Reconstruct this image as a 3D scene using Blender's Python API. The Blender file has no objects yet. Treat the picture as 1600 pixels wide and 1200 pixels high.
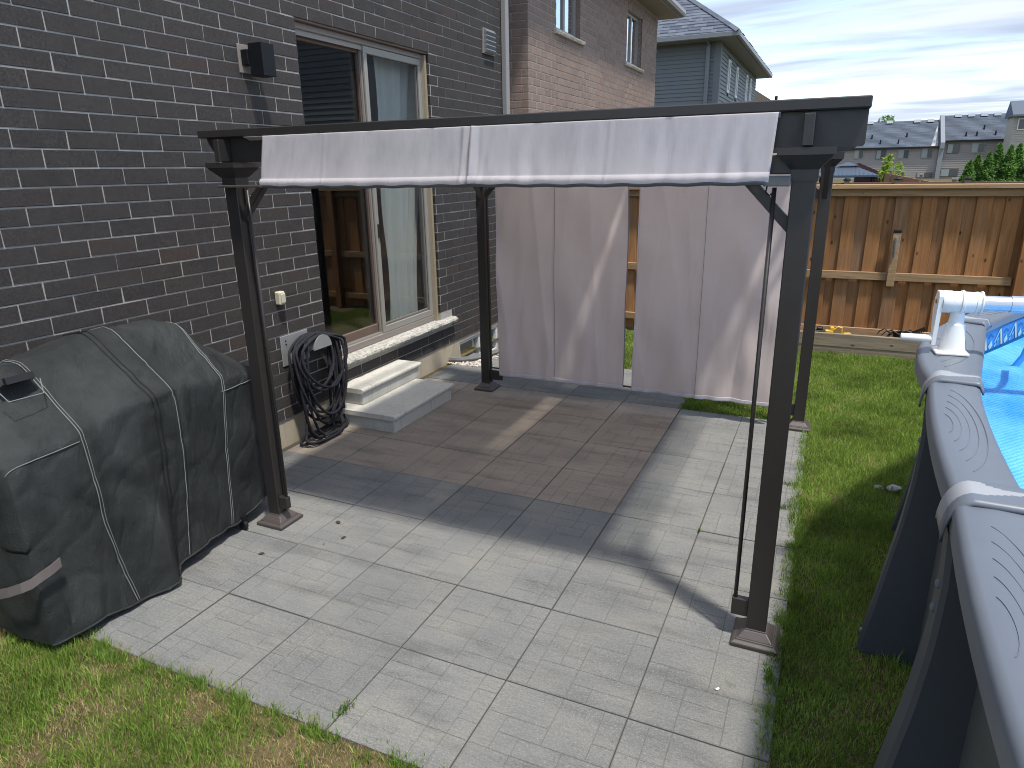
import bpy, bmesh, math, random
import numpy as np
from mathutils import Vector, Matrix, noise as mnoise
random.seed(7); rng = np.random.default_rng(7)
S = bpy.context.scene
COL = S.collection
# ------------------------------------------------------------------ camera
cam_d = bpy.data.cameras.new('camera'); cam = bpy.data.objects.new('camera', cam_d); COL.objects.link(cam)
cam.location = (2.4876, -2.0306, 1.9569)
cam.rotation_mode = 'XYZ'; cam.rotation_euler = (1.26565, 0.01649, 0.42777)
cam_d.sensor_width = 36; cam_d.lens = 23.965; cam_d.clip_start = .05; cam_d.clip_end = 3000
S.camera = cam
# ------------------------------------------------------------------ sun and sky
SUN = Vector((.335, -.21, 1)).normalized()
sd = bpy.data.lights.new('sun', 'SUN'); so = bpy.data.objects.new('sun', sd); COL.objects.link(so)
sd.energy = 2.0; sd.angle = math.radians(4.2); sd.color = (1, .95, .87)
so.rotation_euler = (-SUN).to_track_quat('-Z', 'Y').to_euler()
W = bpy.data.worlds.new('World'); S.world = W; W.use_nodes = True
wn = W.node_tree; wn.nodes.clear()
def wnode(t, **k):
    n = wn.nodes.new(t)
    for a, b in k.items(): setattr(n, a, b)
    return n
out = wnode('ShaderNodeOutputWorld'); bg = wnode('ShaderNodeBackground'); bg.inputs[1].default_value = .15
sky = wnode('ShaderNodeTexSky', sky_type='NISHITA', sun_disc=False)
sky.sun_elevation = math.asin(SUN.z); sky.sun_rotation = math.atan2(SUN.x, SUN.y)
sky.air_density = 1.0; sky.dust_density = .5; sky.ozone_density = 1.5
tc = wnode('ShaderNodeTexCoord'); sp = wnode('ShaderNodeSeparateXYZ'); wn.links.new(tc.outputs['Generated'], sp.inputs[0])
def wm(op, a, b=None, c=None):
    n = wnode('ShaderNodeMath', operation=op)
    for i, v in enumerate((a, b, c)):
        if v is None: continue
        if isinstance(v, (int, float)): n.inputs[i].default_value = v
        else: wn.links.new(v, n.inputs[i])
    return n.outputs[0]
zz = wm('ADD', wm('MAXIMUM', sp.outputs[2], 0.0), .10)
cmb = wnode('ShaderNodeCombineXYZ'); wn.links.new(wm('DIVIDE', sp.outputs[0], zz), cmb.inputs[0]); wn.links.new(wm('DIVIDE', sp.outputs[1], zz), cmb.inputs[1])
mp = wnode('ShaderNodeMapping'); mp.inputs['Rotation'].default_value = (0, 0, .25); mp.inputs['Scale'].default_value = (.30, 1.0, 1); mp.inputs['Location'].default_value = (3.1, 1.7, 0)
wn.links.new(cmb.outputs[0], mp.inputs[0])
n1 = wnode('ShaderNodeTexNoise'); n1.inputs['Scale'].default_value = 1.1; n1.inputs['Detail'].default_value = 7; n1.inputs['Roughness'].default_value = .56; n1.inputs['Distortion'].default_value = .5
wn.links.new(mp.outputs[0], n1.inputs['Vector'])
mr = wnode('ShaderNodeMapRange', interpolation_type='SMOOTHSTEP'); wn.links.new(n1.outputs[0], mr.inputs[0])
mr.inputs[1].default_value = .36; mr.inputs[2].default_value = .60; mr.inputs[3].default_value = .12; mr.inputs[4].default_value = 1.0
mx = wnode('ShaderNodeMix', data_type='RGBA'); wn.links.new(mr.outputs[0], mx.inputs[0]); wn.links.new(sky.outputs[0], mx.inputs[6])
n2_ = wnode('ShaderNodeTexNoise'); n2_.inputs['Scale'].default_value = 2.3; n2_.inputs['Detail'].default_value = 6; n2_.inputs['Distortion'].default_value = .4; wn.links.new(mp.outputs[0], n2_.inputs['Vector'])
mr2 = wnode('ShaderNodeMapRange'); wn.links.new(n2_.outputs[0], mr2.inputs[0]); mr2.inputs[1].default_value = .35; mr2.inputs[2].default_value = .65; mr2.inputs[3].default_value = 0; mr2.inputs[4].default_value = 1
mc_ = wnode('ShaderNodeMix', data_type='RGBA'); wn.links.new(mr2.outputs[0], mc_.inputs[0]); mc_.inputs[6].default_value = (1.5, 1.78, 2.3, 1); mc_.inputs[7].default_value = (2.5, 2.7, 3.1, 1); wn.links.new(mc_.outputs[2], mx.inputs[7])
wn.links.new(mx.outputs[2], bg.inputs[0]); wn.links.new(bg.outputs[0], out.inputs[0])
S.view_settings.view_transform = 'Standard'; S.view_settings.look = 'None'; S.view_settings.exposure = 1.3; S.view_settings.gamma = 1
S.view_settings.use_curve_mapping = False
S.cycles.filter_width = 1.0; S.cycles.max_bounces = 8; S.cycles.transparent_max_bounces = 16

# ------------------------------------------------------------------ materials
class M:
    def __init__(s, name, rough=.7, spec=.35, metal=0):
        s.m = bpy.data.materials.new(name); s.m.use_nodes = True; s.t = s.m.node_tree; s.t.nodes.clear()
        s.o = s.n('ShaderNodeOutputMaterial'); s.b = s.n('ShaderNodeBsdfPrincipled')
        s.b.inputs['Roughness'].default_value = rough; s.b.inputs['Specular IOR Level'].default_value = spec; s.b.inputs['Metallic'].default_value = metal
        s.l(s.b.outputs[0], s.o.inputs[0]); s.pos = None
    def n(s, t, **k):
        n = s.t.nodes.new(t)
        for a, b in k.items(): setattr(n, a, b)
        return n
    def l(s, a, b): s.t.links.new(a, b)
    def inp(s, sock, v):
        if isinstance(v, bpy.types.NodeSocket): s.l(v, sock)
        elif isinstance(v, (tuple, list)) and len(v) == 3 and sock.type == 'RGBA': sock.default_value = (*v, 1)
        else: sock.default_value = v
    def math(s, op, a, b=0., c=0.):
        n = s.n('ShaderNodeMath', operation=op); s.inp(n.inputs[0], a); s.inp(n.inputs[1], b)
        if op in ('MULTIPLY_ADD', 'SMOOTH_MIN'): s.inp(n.inputs[2], c)
        return n.outputs[0]
    def P(s, scale=(1, 1, 1), rot=(0, 0, 0), loc=(0, 0, 0), obj=False):
        src = (s.n('ShaderNodeTexCoord').outputs['Object'] if obj else s.n('ShaderNodeNewGeometry').outputs['Position'])
        mp = s.n('ShaderNodeMapping'); s.l(src, mp.inputs[0]); s.inp(mp.inputs['Scale'], scale); s.inp(mp.inputs['Rotation'], rot); s.inp(mp.inputs['Location'], loc)
        return mp.outputs[0]
    def noise(s, vec, scale, detail=4, rough=.55, dist=0):
        n = s.n('ShaderNodeTexNoise'); s.l(vec, n.inputs['Vector']); s.inp(n.inputs['Scale'], scale); s.inp(n.inputs['Detail'], detail); s.inp(n.inputs['Roughness'], rough); s.inp(n.inputs['Distortion'], dist)
        return n.outputs[0]
    def voro(s, vec, scale, feat='F1'):
        n = s.n('ShaderNodeTexVoronoi', feature=feat); s.l(vec, n.inputs['Vector']); s.inp(n.inputs['Scale'], scale); return n.outputs[0]
    def rng(s, v, a, b, c=0., d=1., smooth=True):
        n = s.n('ShaderNodeMapRange'); n.interpolation_type = 'SMOOTHSTEP' if smooth else 'LINEAR'
        for i, x in enumerate((v, a, b, c, d)): s.inp(n.inputs[i], x)
        return n.outputs[0]
    def mix(s, f, a, b, mode='MIX'):
        n = s.n('ShaderNodeMix', data_type='RGBA', blend_type=mode); s.inp(n.inputs[0], f); s.inp(n.inputs[6], a); s.inp(n.inputs[7], b); return n.outputs[2]
    def ramp(s, f, stops):
        n = s.n('ShaderNodeValToRGB'); s.l(f, n.inputs[0]); e = n.color_ramp.elements
        while len(e) < len(stops): e.new(.5)
        for i, (p, c) in enumerate(stops): e[i].position = p; e[i].color = (*c, 1)
        return n.outputs[0]
    def var(s, k=0):
        'random per loose piece and per object'
        oi = s.n('ShaderNodeObjectInfo'); g = s.n('ShaderNodeNewGeometry')
        w = s.n('ShaderNodeTexWhiteNoise', noise_dimensions='1D')
        s.l(s.math('ADD', s.math('MULTIPLY_ADD', oi.outputs['Random'], 37.7, k * 3.3), s.math('MULTIPLY', g.outputs['Random Per Island'], 91.3)), w.inputs['W'])
        return w.outputs['Value']
    def color(s, v): s.inp(s.b.inputs['Base Color'], v); return s
    def bump(s, h, strength=.4, dist=.002):
        n = s.n('ShaderNodeBump'); s.inp(n.inputs['Strength'], strength); s.inp(n.inputs['Distance'], dist); s.l(h, n.inputs['Height']); s.l(n.outputs[0], s.b.inputs['Normal']); return s
    def r(s, v): s.inp(s.b.inputs['Roughness'], v); return s
def simple(name, c, rough=.6, spec=.35, metal=0, var=.12, scale=14, bump=0, bs=90):
    m = M(name, rough, spec, metal); p = m.P()
    f = m.noise(p, scale, 5, .6)
    m.color(m.mix(f, tuple(x * (1 - var) for x in c), tuple(min(1, x * (1 + var)) for x in c)))
    if bump: m.bump(m.noise(p, bs, 4), .5, bump)
    return m.m

def brick_mat(name, stops, tint, k=1.0):
    m = M(name, .82, .3); v = m.var(); p = m.P()
    c = m.ramp(v, stops)
    c = m.mix(m.rng(m.noise(p, 9, 5, .6), .35, .75), c, tint)
    c = m.mix(m.rng(m.noise(p, 210, 3, .7), .3, .7, 0, .5), c, (.02, .02, .02), 'MULTIPLY') if False else m.mix(m.rng(m.noise(p, 170, 3, .75), .42, .75, 0, .42), c, (.13 * k, .12 * k, .115 * k))
    # mortar smears and white flecks
    c = m.mix(m.rng(m.noise(p, 75, 4, .8), .40, .72, 0, .5), c, (.085 * k, .078 * k, .074 * k)); c = m.mix(m.rng(m.noise(m.P(loc=(5, 1, 2)), 85, 3, .8), .52, .70, 0, .6), c, (.012, .011, .011))
    c = m.mix(m.rng(m.noise(p, 38, 7, .8), .64, .74, 0, .6), c, (.33, .32, .30))
    m.color(c); m.bump(m.noise(m.P((1, 1, 1)), 160, 5, .75), .7, .0035); return m.m
DARKB = brick_mat('dark_brick', [(0, (.026, .0225, .022)), (.3, (.033, .0285, .0275)), (.55, (.040, .032, .028)), (.8, (.028, .0255, .0265)), (.96, (.044, .032, .027)), (1, (.058, .035, .028))], (.041, .036, .034))
BROWNB = brick_mat('brown_brick', [(0, (.23, .15, .115)), (.4, (.29, .19, .145)), (.7, (.33, .225, .17)), (1, (.215, .145, .115))], (.29, .205, .16), 2.2)
def mortar_mat():
    m = M('mortar', .95, .1); p = m.P()
    m.color(m.mix(m.noise(p, 22, 6, .7), (.27, .26, .24), (.46, .445, .42))); m.bump(m.noise(p, 140, 4, .8), .8, .004); return m.m
MORTAR = mortar_mat()
def slab_mat(name, cols, gk=1.0):
    m = M(name, .86, .25); p = m.P()
    v = m.var(); oi = m.n('ShaderNodeObjectInfo').outputs['Random']
    warm = m.noise(m.P((1.0, 1.6, 1), (0, 0, .3)), 2.3, 4, .55)
    c = m.ramp(m.rng(warm, .3, .7, smooth=False), cols)
    sm = m.noise(m.P((.5, 2.2, 1), (0, 0, -.15), (5, 1, 0)), 3.2, 5, .6)       # cast-in dark clouds
    c = m.mix(m.rng(sm, .48, .70, 0, .55), c, tuple(x * .52 for x in cols[0][1]))
    c = m.mix(m.math('MULTIPLY', oi, .26), c, tuple(x * .62 for x in cols[0][1]))
    c = m.mix(m.rng(m.noise(m.P((1, 10, 1), (0, 0, .05)), 8, 7, .8), .44, .72, 0, .42), c, tuple(x * .45 for x in cols[0][1]))
    c = m.mix(m.rng(m.noise(p, 190, 3, .85), .55, .70, 0, .5), c, (.50, .49, .46))    # pale grit
    c = m.mix(m.rng(m.noise(m.P(loc=(7, 2, 0)), 170, 3, .85), .56, .70, 0, .55), c, (.05, .05, .05))
    c = m.mix(m.rng(m.noise(m.P(loc=(3, 3, 3)), 11, 4, .5), .70, .76, 0, .35), c, (.07, .07, .068))
    c = m.mix(m.rng(m.noise(m.P((1, 1.6, 1)), 85, 3, .85), .50, .66, 0, .42), c, tuple(x * 1.7 for x in cols[1][1])); c = m.mix(m.rng(m.noise(m.P((1, 1.8, 1), loc=(9, 4, 0)), 80, 3, .85), .52, .68, 0, .5), c, tuple(x * .38 for x in cols[1][1]))
    m.color(c); m.bump(m.math('ADD', m.noise(p, 240, 4, .75), m.math('MULTIPLY', m.noise(m.P((1, 3, 1)), 30, 5, .7), 1.5)), .75, .003); return m.m
GREYS = slab_mat('grey_paving', [(0, (.160, .166, .166)), (.5, (.200, .202, .194)), (1, (.240, .232, .206))])
BROWNS = slab_mat('brown_paving', [(0, (.235, .205, .175)), (.5, (.305, .255, .208)), (1, (.35, .295, .235))])
GROOVE = simple('paving_groove', (.17, .168, .158), .95, .1)
BED = simple('joint_sand', (.075, .072, .066), .95, .1)
CONC = None
def conc_mat(name, c0, c1, streak=True):
    m = M(name, .88, .2); p = m.P(); c = m.mix(m.noise(p, 6, 6, .65), c0, c1)
    if streak: c = m.mix(m.rng(m.noise(m.P((14, 14, .9)), 2.5, 5, .7), .52, .75, 0, .6), c, tuple(x * .45 for x in c0))
    c = m.mix(m.rng(m.noise(p, 120, 3, .8), .55, .72, 0, .5), c, tuple(x * .4 for x in c0))
    m.color(c); m.bump(m.noise(p, 170, 4, .7), .5, .002); return m.m
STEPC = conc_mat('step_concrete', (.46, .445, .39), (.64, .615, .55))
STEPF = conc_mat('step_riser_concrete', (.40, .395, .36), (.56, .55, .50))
FOUND = conc_mat('foundation_concrete', (.36, .30, .22), (.50, .44, .34))
def stone_mat(name, c0, c1):
    m = M(name, .9, .2); p = m.P(); m.color(m.mix(m.rng(m.noise(p, 40, 6, .75), .35, .65), c0, c1)); m.bump(m.noise(p, 60, 6, .8), 1, .008); return m.m
SILL = stone_mat('rough_limestone', (.26, .25, .22), (.55, .53, .48))
PALESILL = stone_mat('pale_limestone', (.40, .37, .31), (.66, .62, .54))
def metal_mat():
    m = M('bronze_painted_aluminium', .36, .5); p = m.P()
    m.color(m.mix(m.noise(p, 18, 6, .7), (.024, .0205, .019), (.033, .0285, .0265)))
    c2 = m.rng(m.noise(p, 60, 5, .8), .62, .8, 0, .25); m.r(m.rng(m.noise(p, 30, 4, .6), .3, .7, .34, .42)); return m.m
BRONZE = metal_mat()
def base_mat():
    m = M('brown_plastic_base', .42, .5); p = m.P(); m.color(m.mix(m.noise(p, 25, 6, .7), (.055, .045, .042), (.085, .072, .068))); m.bump(m.noise(p, 200, 3), .15, .001); return m.m
BASEM = base_mat()
def fabric(name, c, trans=.35, rough=.9, wsc=900, mott=.08):
    m = M(name, rough, .1); p = m.P()
    f = m.noise(p, 2.6, 5, .6)
    col = m.mix(f, tuple(x * (1 - mott) for x in c), tuple(x * (1 + mott) for x in c)); m.color(col)
    h = m.math('ADD', m.noise(m.P((1, 1, .16)), 30, 5, .6), m.math('ADD', m.math('MULTIPLY', m.noise(p, 7, 4, .5), .8), m.math('MULTIPLY', m.noise(p, wsc, 2), .08))); m.bump(h, .42, .007)
    if trans:
        t = m.n('ShaderNodeBsdfTranslucent'); m.l(col, t.inputs[0]); a = m.n('ShaderNodeMixShader'); a.inputs[0].default_value = trans
        m.l(m.b.outputs[0], a.inputs[1]); m.l(t.outputs[0], a.inputs[2]); m.l(a.outputs[0], m.o.inputs[0])
    return m.m
CANVAS = fabric('pale_grey_canvas', (.80, .76, .765), .55)
CURTM = fabric('taupe_grey_canvas', (.70, .62, .60), .38)
HEMBAR = simple('grey_bar_sky_sheen', (.10, .102, .105), .4, .4)  # even grey; on the hem arm it paints in reflected sky
HEMM = fabric('hem_canvas', (.56, .53, .56), .2)
def cover_mat():
    m = M('charcoal_vinyl_canvas', .62, .35); p = m.P()
    c = m.mix(m.rng(m.noise(p, 3.5, 6, .65), .35, .7), (.016, .0185, .0185), (.038, .042, .042))
    c = m.mix(m.rng(m.noise(m.P((1, 1, .4)), 7, 6, .7), .62, .8, 0, .35), c, (.075, .075, .068))
    c = m.mix(m.rng(m.noise(p, 230, 2, .8), .62, .72, 0, .3), c, (.10, .11, .11))
    m.color(c)
    wv = m.n('ShaderNodeTexVoronoi'); m.l(m.P(), wv.inputs['Vector']); wv.inputs['Scale'].default_value = 300
    h = m.math('ADD', m.math('MULTIPLY', wv.outputs[0], .14), m.math('ADD', m.noise(m.P((1, 1, .35), (.2, .1, 0)), 9, 7, .66), m.math('MULTIPLY', m.noise(m.P((1, 1, .6)), 34, 5, .65), .38)))
    m.bump(h, .9, .020); m.r(m.rng(m.noise(p, 5, 4), .3, .7, .5, .72)); return m.m
COVER = cover_mat()
STITCH = simple('pale_stitching', (.21, .225, .215), .9, .1)
DARKSEAM = simple('black_piping', (.012, .012, .013), .6)
STRAP = simple('faded_webbing', (.15, .13, .125), .95, .1, bump=.003, bs=300)
def wood_mat(name, cols, axis='Z', k=0, grey=.35):
    m = M(name, .8, .2); v = m.var(k)
    sc = {'Z': (1, 1, .06), 'X': (.06, 1, 1)}[axis]
    off = m.n('ShaderNodeCombineXYZ'); m.l(m.math('MULTIPLY', v, 40), off.inputs[0]); m.l(m.math('MULTIPLY', v, 17), off.inputs[1]); m.l(m.math('MULTIPLY', v, 29), off.inputs[2])
    g = m.n('ShaderNodeNewGeometry').outputs['Position']; va = m.n('ShaderNodeVectorMath', operation='ADD'); m.l(g, va.inputs[0]); m.l(off.outputs[0], va.inputs[1])
    mp = m.n('ShaderNodeMapping'); m.l(va.outputs[0], mp.inputs[0]); mp.inputs['Scale'].default_value = sc
    gr = m.noise(mp.outputs[0], 26, 7, .7, 1.2)
    c = m.ramp(v, cols)
    c = m.mix(m.rng(gr, .35, .68), m.mix(1., c, (.70, .66, .62), 'MULTIPLY'), c)
    mp2 = m.n('ShaderNodeMapping'); m.l(va.outputs[0], mp2.inputs[0]); mp2.inputs['Scale'].default_value = tuple(x * 1.6 if x < .5 else x * .5 for x in sc)
    c = m.mix(m.rng(m.noise(mp2.outputs[0], 9, 4, .6), .48, .74, 0, grey), c, (.17, .15, .125))
    # knots
    mp3 = m.n('ShaderNodeMapping'); m.l(va.outputs[0], mp3.inputs[0]); mp3.inputs['Scale'].default_value = {'Z': (1, .3, .55), 'X': (.55, .3, 1)}[axis]
    kn = m.voro(mp3.outputs[0], 7.5)
    c = m.mix(m.rng(kn, .05, .12, .85, 0), c, (.055, .028, .015))
    m.color(c); m.bump(gr, .5, .003); return m.m
CEDAR = wood_mat('weathered_cedar', [(0, (.36, .175, .07)), (.35, (.42, .21, .085)), (.6, (.30, .155, .07)), (.8, (.39, .18, .06)), (1, (.30, .18, .10))])
CEDARX = wood_mat('cedar_rail', [(0, (.40, .26, .14)), (.5, (.45, .30, .165)), (1, (.37, .25, .145))], 'X', grey=.25)
GREYWOOD = wood_mat('grey_planter_timber', [(0, (.30, .255, .20)), (.5, (.34, .285, .21)), (1, (.27, .24, .195))], 'X', grey=.6)
def grass_mat():
    m = M('grass_blades', .6, .25); a = m.n('ShaderNodeVertexColor', layer_name='Col'); m.color(a.outputs[0])
    t = m.n('ShaderNodeBsdfTranslucent'); m.l(a.outputs[0], t.inputs[0]); x = m.n('ShaderNodeMixShader'); x.inputs[0].default_value = .38
    m.l(m.b.outputs[0], x.inputs[1]); m.l(t.outputs[0], x.inputs[2]); m.l(x.outputs[0], m.o.inputs[0]); return m.m
GRASS = grass_mat()
def soil_mat():
    m = M('thatch_and_soil', .95, .1); p = m.P()
    c = m.mix(m.rng(m.noise(p, 3, 5, .6), .35, .65), (.07, .075, .028), (.17, .135, .07)); c = m.mix(m.rng(m.noise(p, 90, 4, .7), .45, .65, 0, .6), c, (.06, .045, .028))
    m.color(c); m.bump(m.noise(p, 90, 5, .8), .8, .01); return m.m
SOIL = soil_mat()
DIRT = simple('planter_soil', (.12, .085, .06), .95, .1, bump=.01)
def plastic(name, c, rough=.42, bump=.0006, spec=.45, var=.08):
    m = M(name, rough, spec); p = m.P(); c2 = m.mix(m.noise(p, 9, 6, .65), tuple(x * (1 - var) for x in c), tuple(min(1, x * (1 + var)) for x in c))
    c2 = m.mix(m.rng(m.noise(p, 150, 3, .8), .66, .76, 0, .3), c2, (.33, .33, .32)) if var > .05 else c2
    m.color(c2); m.bump(m.noise(p, 220, 3), .25, bump); return m.m
POOLG = plastic('slate_grey_resin', (.128, .145, .172), .40)
POOLD = plastic('charcoal_resin', (.058, .066, .078), .5)
POOLL = plastic('light_grey_resin', (.31, .32, .335), .4)
POOLW = conc_mat('pool_wall_sheet', (.10, .11, .11), (.15, .155, .15), False)
RELIEF = plastic('relief_line', (.115, .131, .156), .45)
WHITEP = plastic('white_plastic', (.78, .77, .74), .35, var=.04)
STEEL = simple('galvanised_steel', (.45, .47, .47), .35, .5, .7, .15)
ALU = simple('brushed_aluminium_tube', (.60, .61, .63), .28, .5, .75, .05)
BLUESTRAP = None
def strapm():
    m = M('blue_vinyl_strap', .4, .4); m.color((.22, .52, .85)); t = m.n('ShaderNodeBsdfTranslucent'); t.inputs[0].default_value = (.25, .6, .95, 1); x = m.n('ShaderNodeMixShader'); x.inputs[0].default_value = .4
    m.l(m.b.outputs[0], x.inputs[1]); m.l(t.outputs[0], x.inputs[2]); m.l(x.outputs[0], m.o.inputs[0]); return m.m
BLUESTRAP = strapm()
def solar():
    m = M('blue_bubble_cover', .25, .6); p = m.P()
    f = m.noise(m.P((1, .5, 1), (0, 0, .4)), 3.2, 6, .6)
    m.color(m.mix(m.rng(f, .3, .7), (.03, .28, .72), (.12, .46, .88)))
    vo = m.n('ShaderNodeTexVoronoi', distance='EUCLIDEAN'); m.l(m.P((1, 1, .02), (0, 0, .7)), vo.inputs['Vector']); vo.inputs['Scale'].default_value = 60; vo.inputs['Randomness'].default_value = .12
    h = m.math('ADD', m.rng(vo.outputs[0], 0., .55, 1, 0), m.math('MULTIPLY', m.noise(m.P((.5, 1.6, 1), (0, 0, .5)), 5, 5, .6), 3.5)); m.bump(h, .55, .008)
    m.r(m.rng(f, .3, .7, .2, .42)); return m.m
SOLAR = solar()
LINER = simple('blue_liner', (.02, .22, .62), .35, .5, var=.2)
TILE0 = simple('liner_pattern_blue', (.02, .16, .42), .35, .5, var=.3)
TILE1 = simple('liner_pattern_navy', (.02, .06, .30), .35, .5, var=.3)
TILE2 = simple('liner_pattern_sand', (.50, .47, .30), .35, .5, var=.2)
TILE3 = simple('liner_pattern_sky', (.25, .52, .72), .35, .5, var=.3)
FRAMET = simple('taupe_vinyl_frame', (.235, .205, .185), .45, .4, var=.06)
FRAMEL = simple('light_taupe_aluminium', (.27, .26, .23), .4, .5, var=.05)
FRAMEB = simple('brown_frame', (.15, .105, .085), .5, .4, var=.1)
BUFF = simple('wood_brick_mould', (.30, .25, .17), .7, .2)
def glass_mat(name='window_glass', tint=(.95, .965, .96), refl=1.0, ior=1.52):
    m = M(name); m.t.nodes.remove(m.b)
    tr = m.n('ShaderNodeBsdfTransparent'); tr.inputs[0].default_value = (*tint, 1); gl = m.n('ShaderNodeBsdfGlossy'); gl.inputs['Roughness'].default_value = .0; gl.inputs[0].default_value = (.97, .98, 1, 1)
    fr = m.n('ShaderNodeFresnel'); fr.inputs[0].default_value = ior
    nb = m.n('ShaderNodeBump'); nb.inputs['Strength'].default_value = .12; nb.inputs['Distance'].default_value = .004
    m.l(m.noise(m.P(), 1.6, 2), nb.inputs['Height']); m.l(nb.outputs[0], gl.inputs['Normal']); m.l(nb.outputs[0], fr.inputs['Normal'])
    m.l(m.math('MULTIPLY_ADD', m.n('ShaderNodeNewGeometry').outputs['Backfacing'], 1 / ior - ior, ior), fr.inputs[0]); f2 = m.math('MINIMUM', m.math('MULTIPLY', fr.outputs[0], 1.25 * refl), 1.0)
    x = m.n('ShaderNodeMixShader'); m.l(f2, x.inputs[0]); m.l(tr.outputs[0], x.inputs[1]); m.l(gl.outputs[0], x.inputs[2]); m.l(x.outputs[0], m.o.inputs[0]); return m.m
GLASS = glass_mat()
GLASSR = glass_mat('reflective_glass', (.5, .55, .6), 3.2)
def screen_mat():
    m = M('insect_mesh', .7); m.color((.05, .055, .06)); tr = m.n('ShaderNodeBsdfTransparent'); x = m.n('ShaderNodeMixShader'); x.inputs[0].default_value = .20
    m.l(tr.outputs[0], x.inputs[1]); m.l(m.b.outputs[0], x.inputs[2]); m.l(x.outputs[0], m.o.inputs[0]); return m.m
SCREEN = screen_mat()
INNER = simple('room_wall', (.10, .10, .10), .9)
FLOORI = simple('room_floor', (.06, .045, .035), .5)
DRAPE = fabric('teal_white_drape', (.84, .87, .84), .3)
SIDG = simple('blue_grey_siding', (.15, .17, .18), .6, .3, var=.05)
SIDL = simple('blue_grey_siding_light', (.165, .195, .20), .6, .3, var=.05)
SIDT = simple('taupe_grey_siding', (.27, .25, .235), .7, .3, var=.05)
SIDP = simple('pale_stone_siding', (.36, .34, .29), .7, .3, var=.05)
SOFF = simple('grey_soffit', (.20, .205, .21), .6, .3, var=.04)
SOFFB = simple('beige_soffit', (.30, .285, .265), .6, .3, var=.04)
GUTT = simple('grey_gutter', (.17, .185, .20), .4, .4, var=.04)
GUTTB = simple('taupe_gutter', (.25, .24, .235), .4, .4, var=.04)
def shingle(name, a, b):
    m = M(name, .92, .15); v = m.var(); c = m.mix(v, a, b); c = m.mix(m.rng(m.noise(m.P(), 90, 3, .8), .4, .7, 0, .4), c, tuple(x * 1.8 for x in b)); m.color(c); m.bump(m.noise(m.P(), 200, 3), .5, .004); return m.m
SHIN = shingle('slate_blue_shingle', (.055, .066, .09), (.125, .14, .17))
SHINF = shingle('far_shingle', (.065, .08, .105), (.11, .13, .16))
SHINB = shingle('tan_shingle', (.14, .11, .09), (.22, .18, .15))
FIREW = simple('pale_firewall', (.22, .23, .25), .7)
WHITET = simple('white_trim', (.68, .69, .69), .5, .4, var=.03)
PLATE = simple('zinc_plate', (.42, .43, .43), .4, .5, .5, .1)
def hosem():
    m = M('black_fabric_hose', .85, .2); p = m.P(); m.color(m.mix(m.noise(p, 60, 4, .7), (.010, .010, .013), (.045, .045, .055))); m.bump(m.voro(p, 260), .9, .003); return m.m
HOSE = hosem()
BLACKM = simple('satin_black_metal', (.006, .007, .009), .5, .3, var=.1)
BLACKP = simple('black_plastic', (.014, .014, .015), .5, .4)
YELLOW = simple('yellow_toy_plastic', (.80, .46, .02), .4, .5, var=.05)
CREAM = simple('cream_plastic', (.52, .49, .36), .5, .4, var=.05)
PEB = None
def pebm(name, stops):
    m = M(name, .8, .3); m.color(m.mix(m.noise(m.P(), 80, 3), m.ramp(m.var(), stops), (.5, .45, .4))); return m.m
PEB = pebm('river_pebble', [(0, (.25, .2, .17)), (.4, (.5, .42, .36)), (.7, (.62, .56, .5)), (1, (.3, .28, .26))])
ROCKM = stone_mat('grey_white_rock', (.12, .12, .12), (.62, .60, .58))
MAROON = simple('maroon_roof_sheet', (.05, .02, .022), .7)
BLUEROOF = simple('blue_steel_roof', (.06, .085, .12), .45, .5, .2, .05)
BARK = simple('bark', (.07, .05, .035), .9, .1)
def leafm(name, a, b):
    m = M(name, .6, .25); c = m.mix(m.var(), a, b); m.color(c); t = m.n('ShaderNodeBsdfTranslucent'); m.l(c, t.inputs[0]); x = m.n('ShaderNodeMixShader'); x.inputs[0].default_value = .3
    m.l(m.b.outputs[0], x.inputs[1]); m.l(t.outputs[0], x.inputs[2]); m.l(x.outputs[0], m.o.inputs[0]); return m.m
CEDL = leafm('cedar_foliage', (.05, .13, .025), (.13, .27, .045))
SAPL = leafm('lime_foliage', (.12, .20, .02), (.30, .42, .05))
BROWNLEAF = simple('dead_leaf', (.06, .035, .02), .9)

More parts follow.
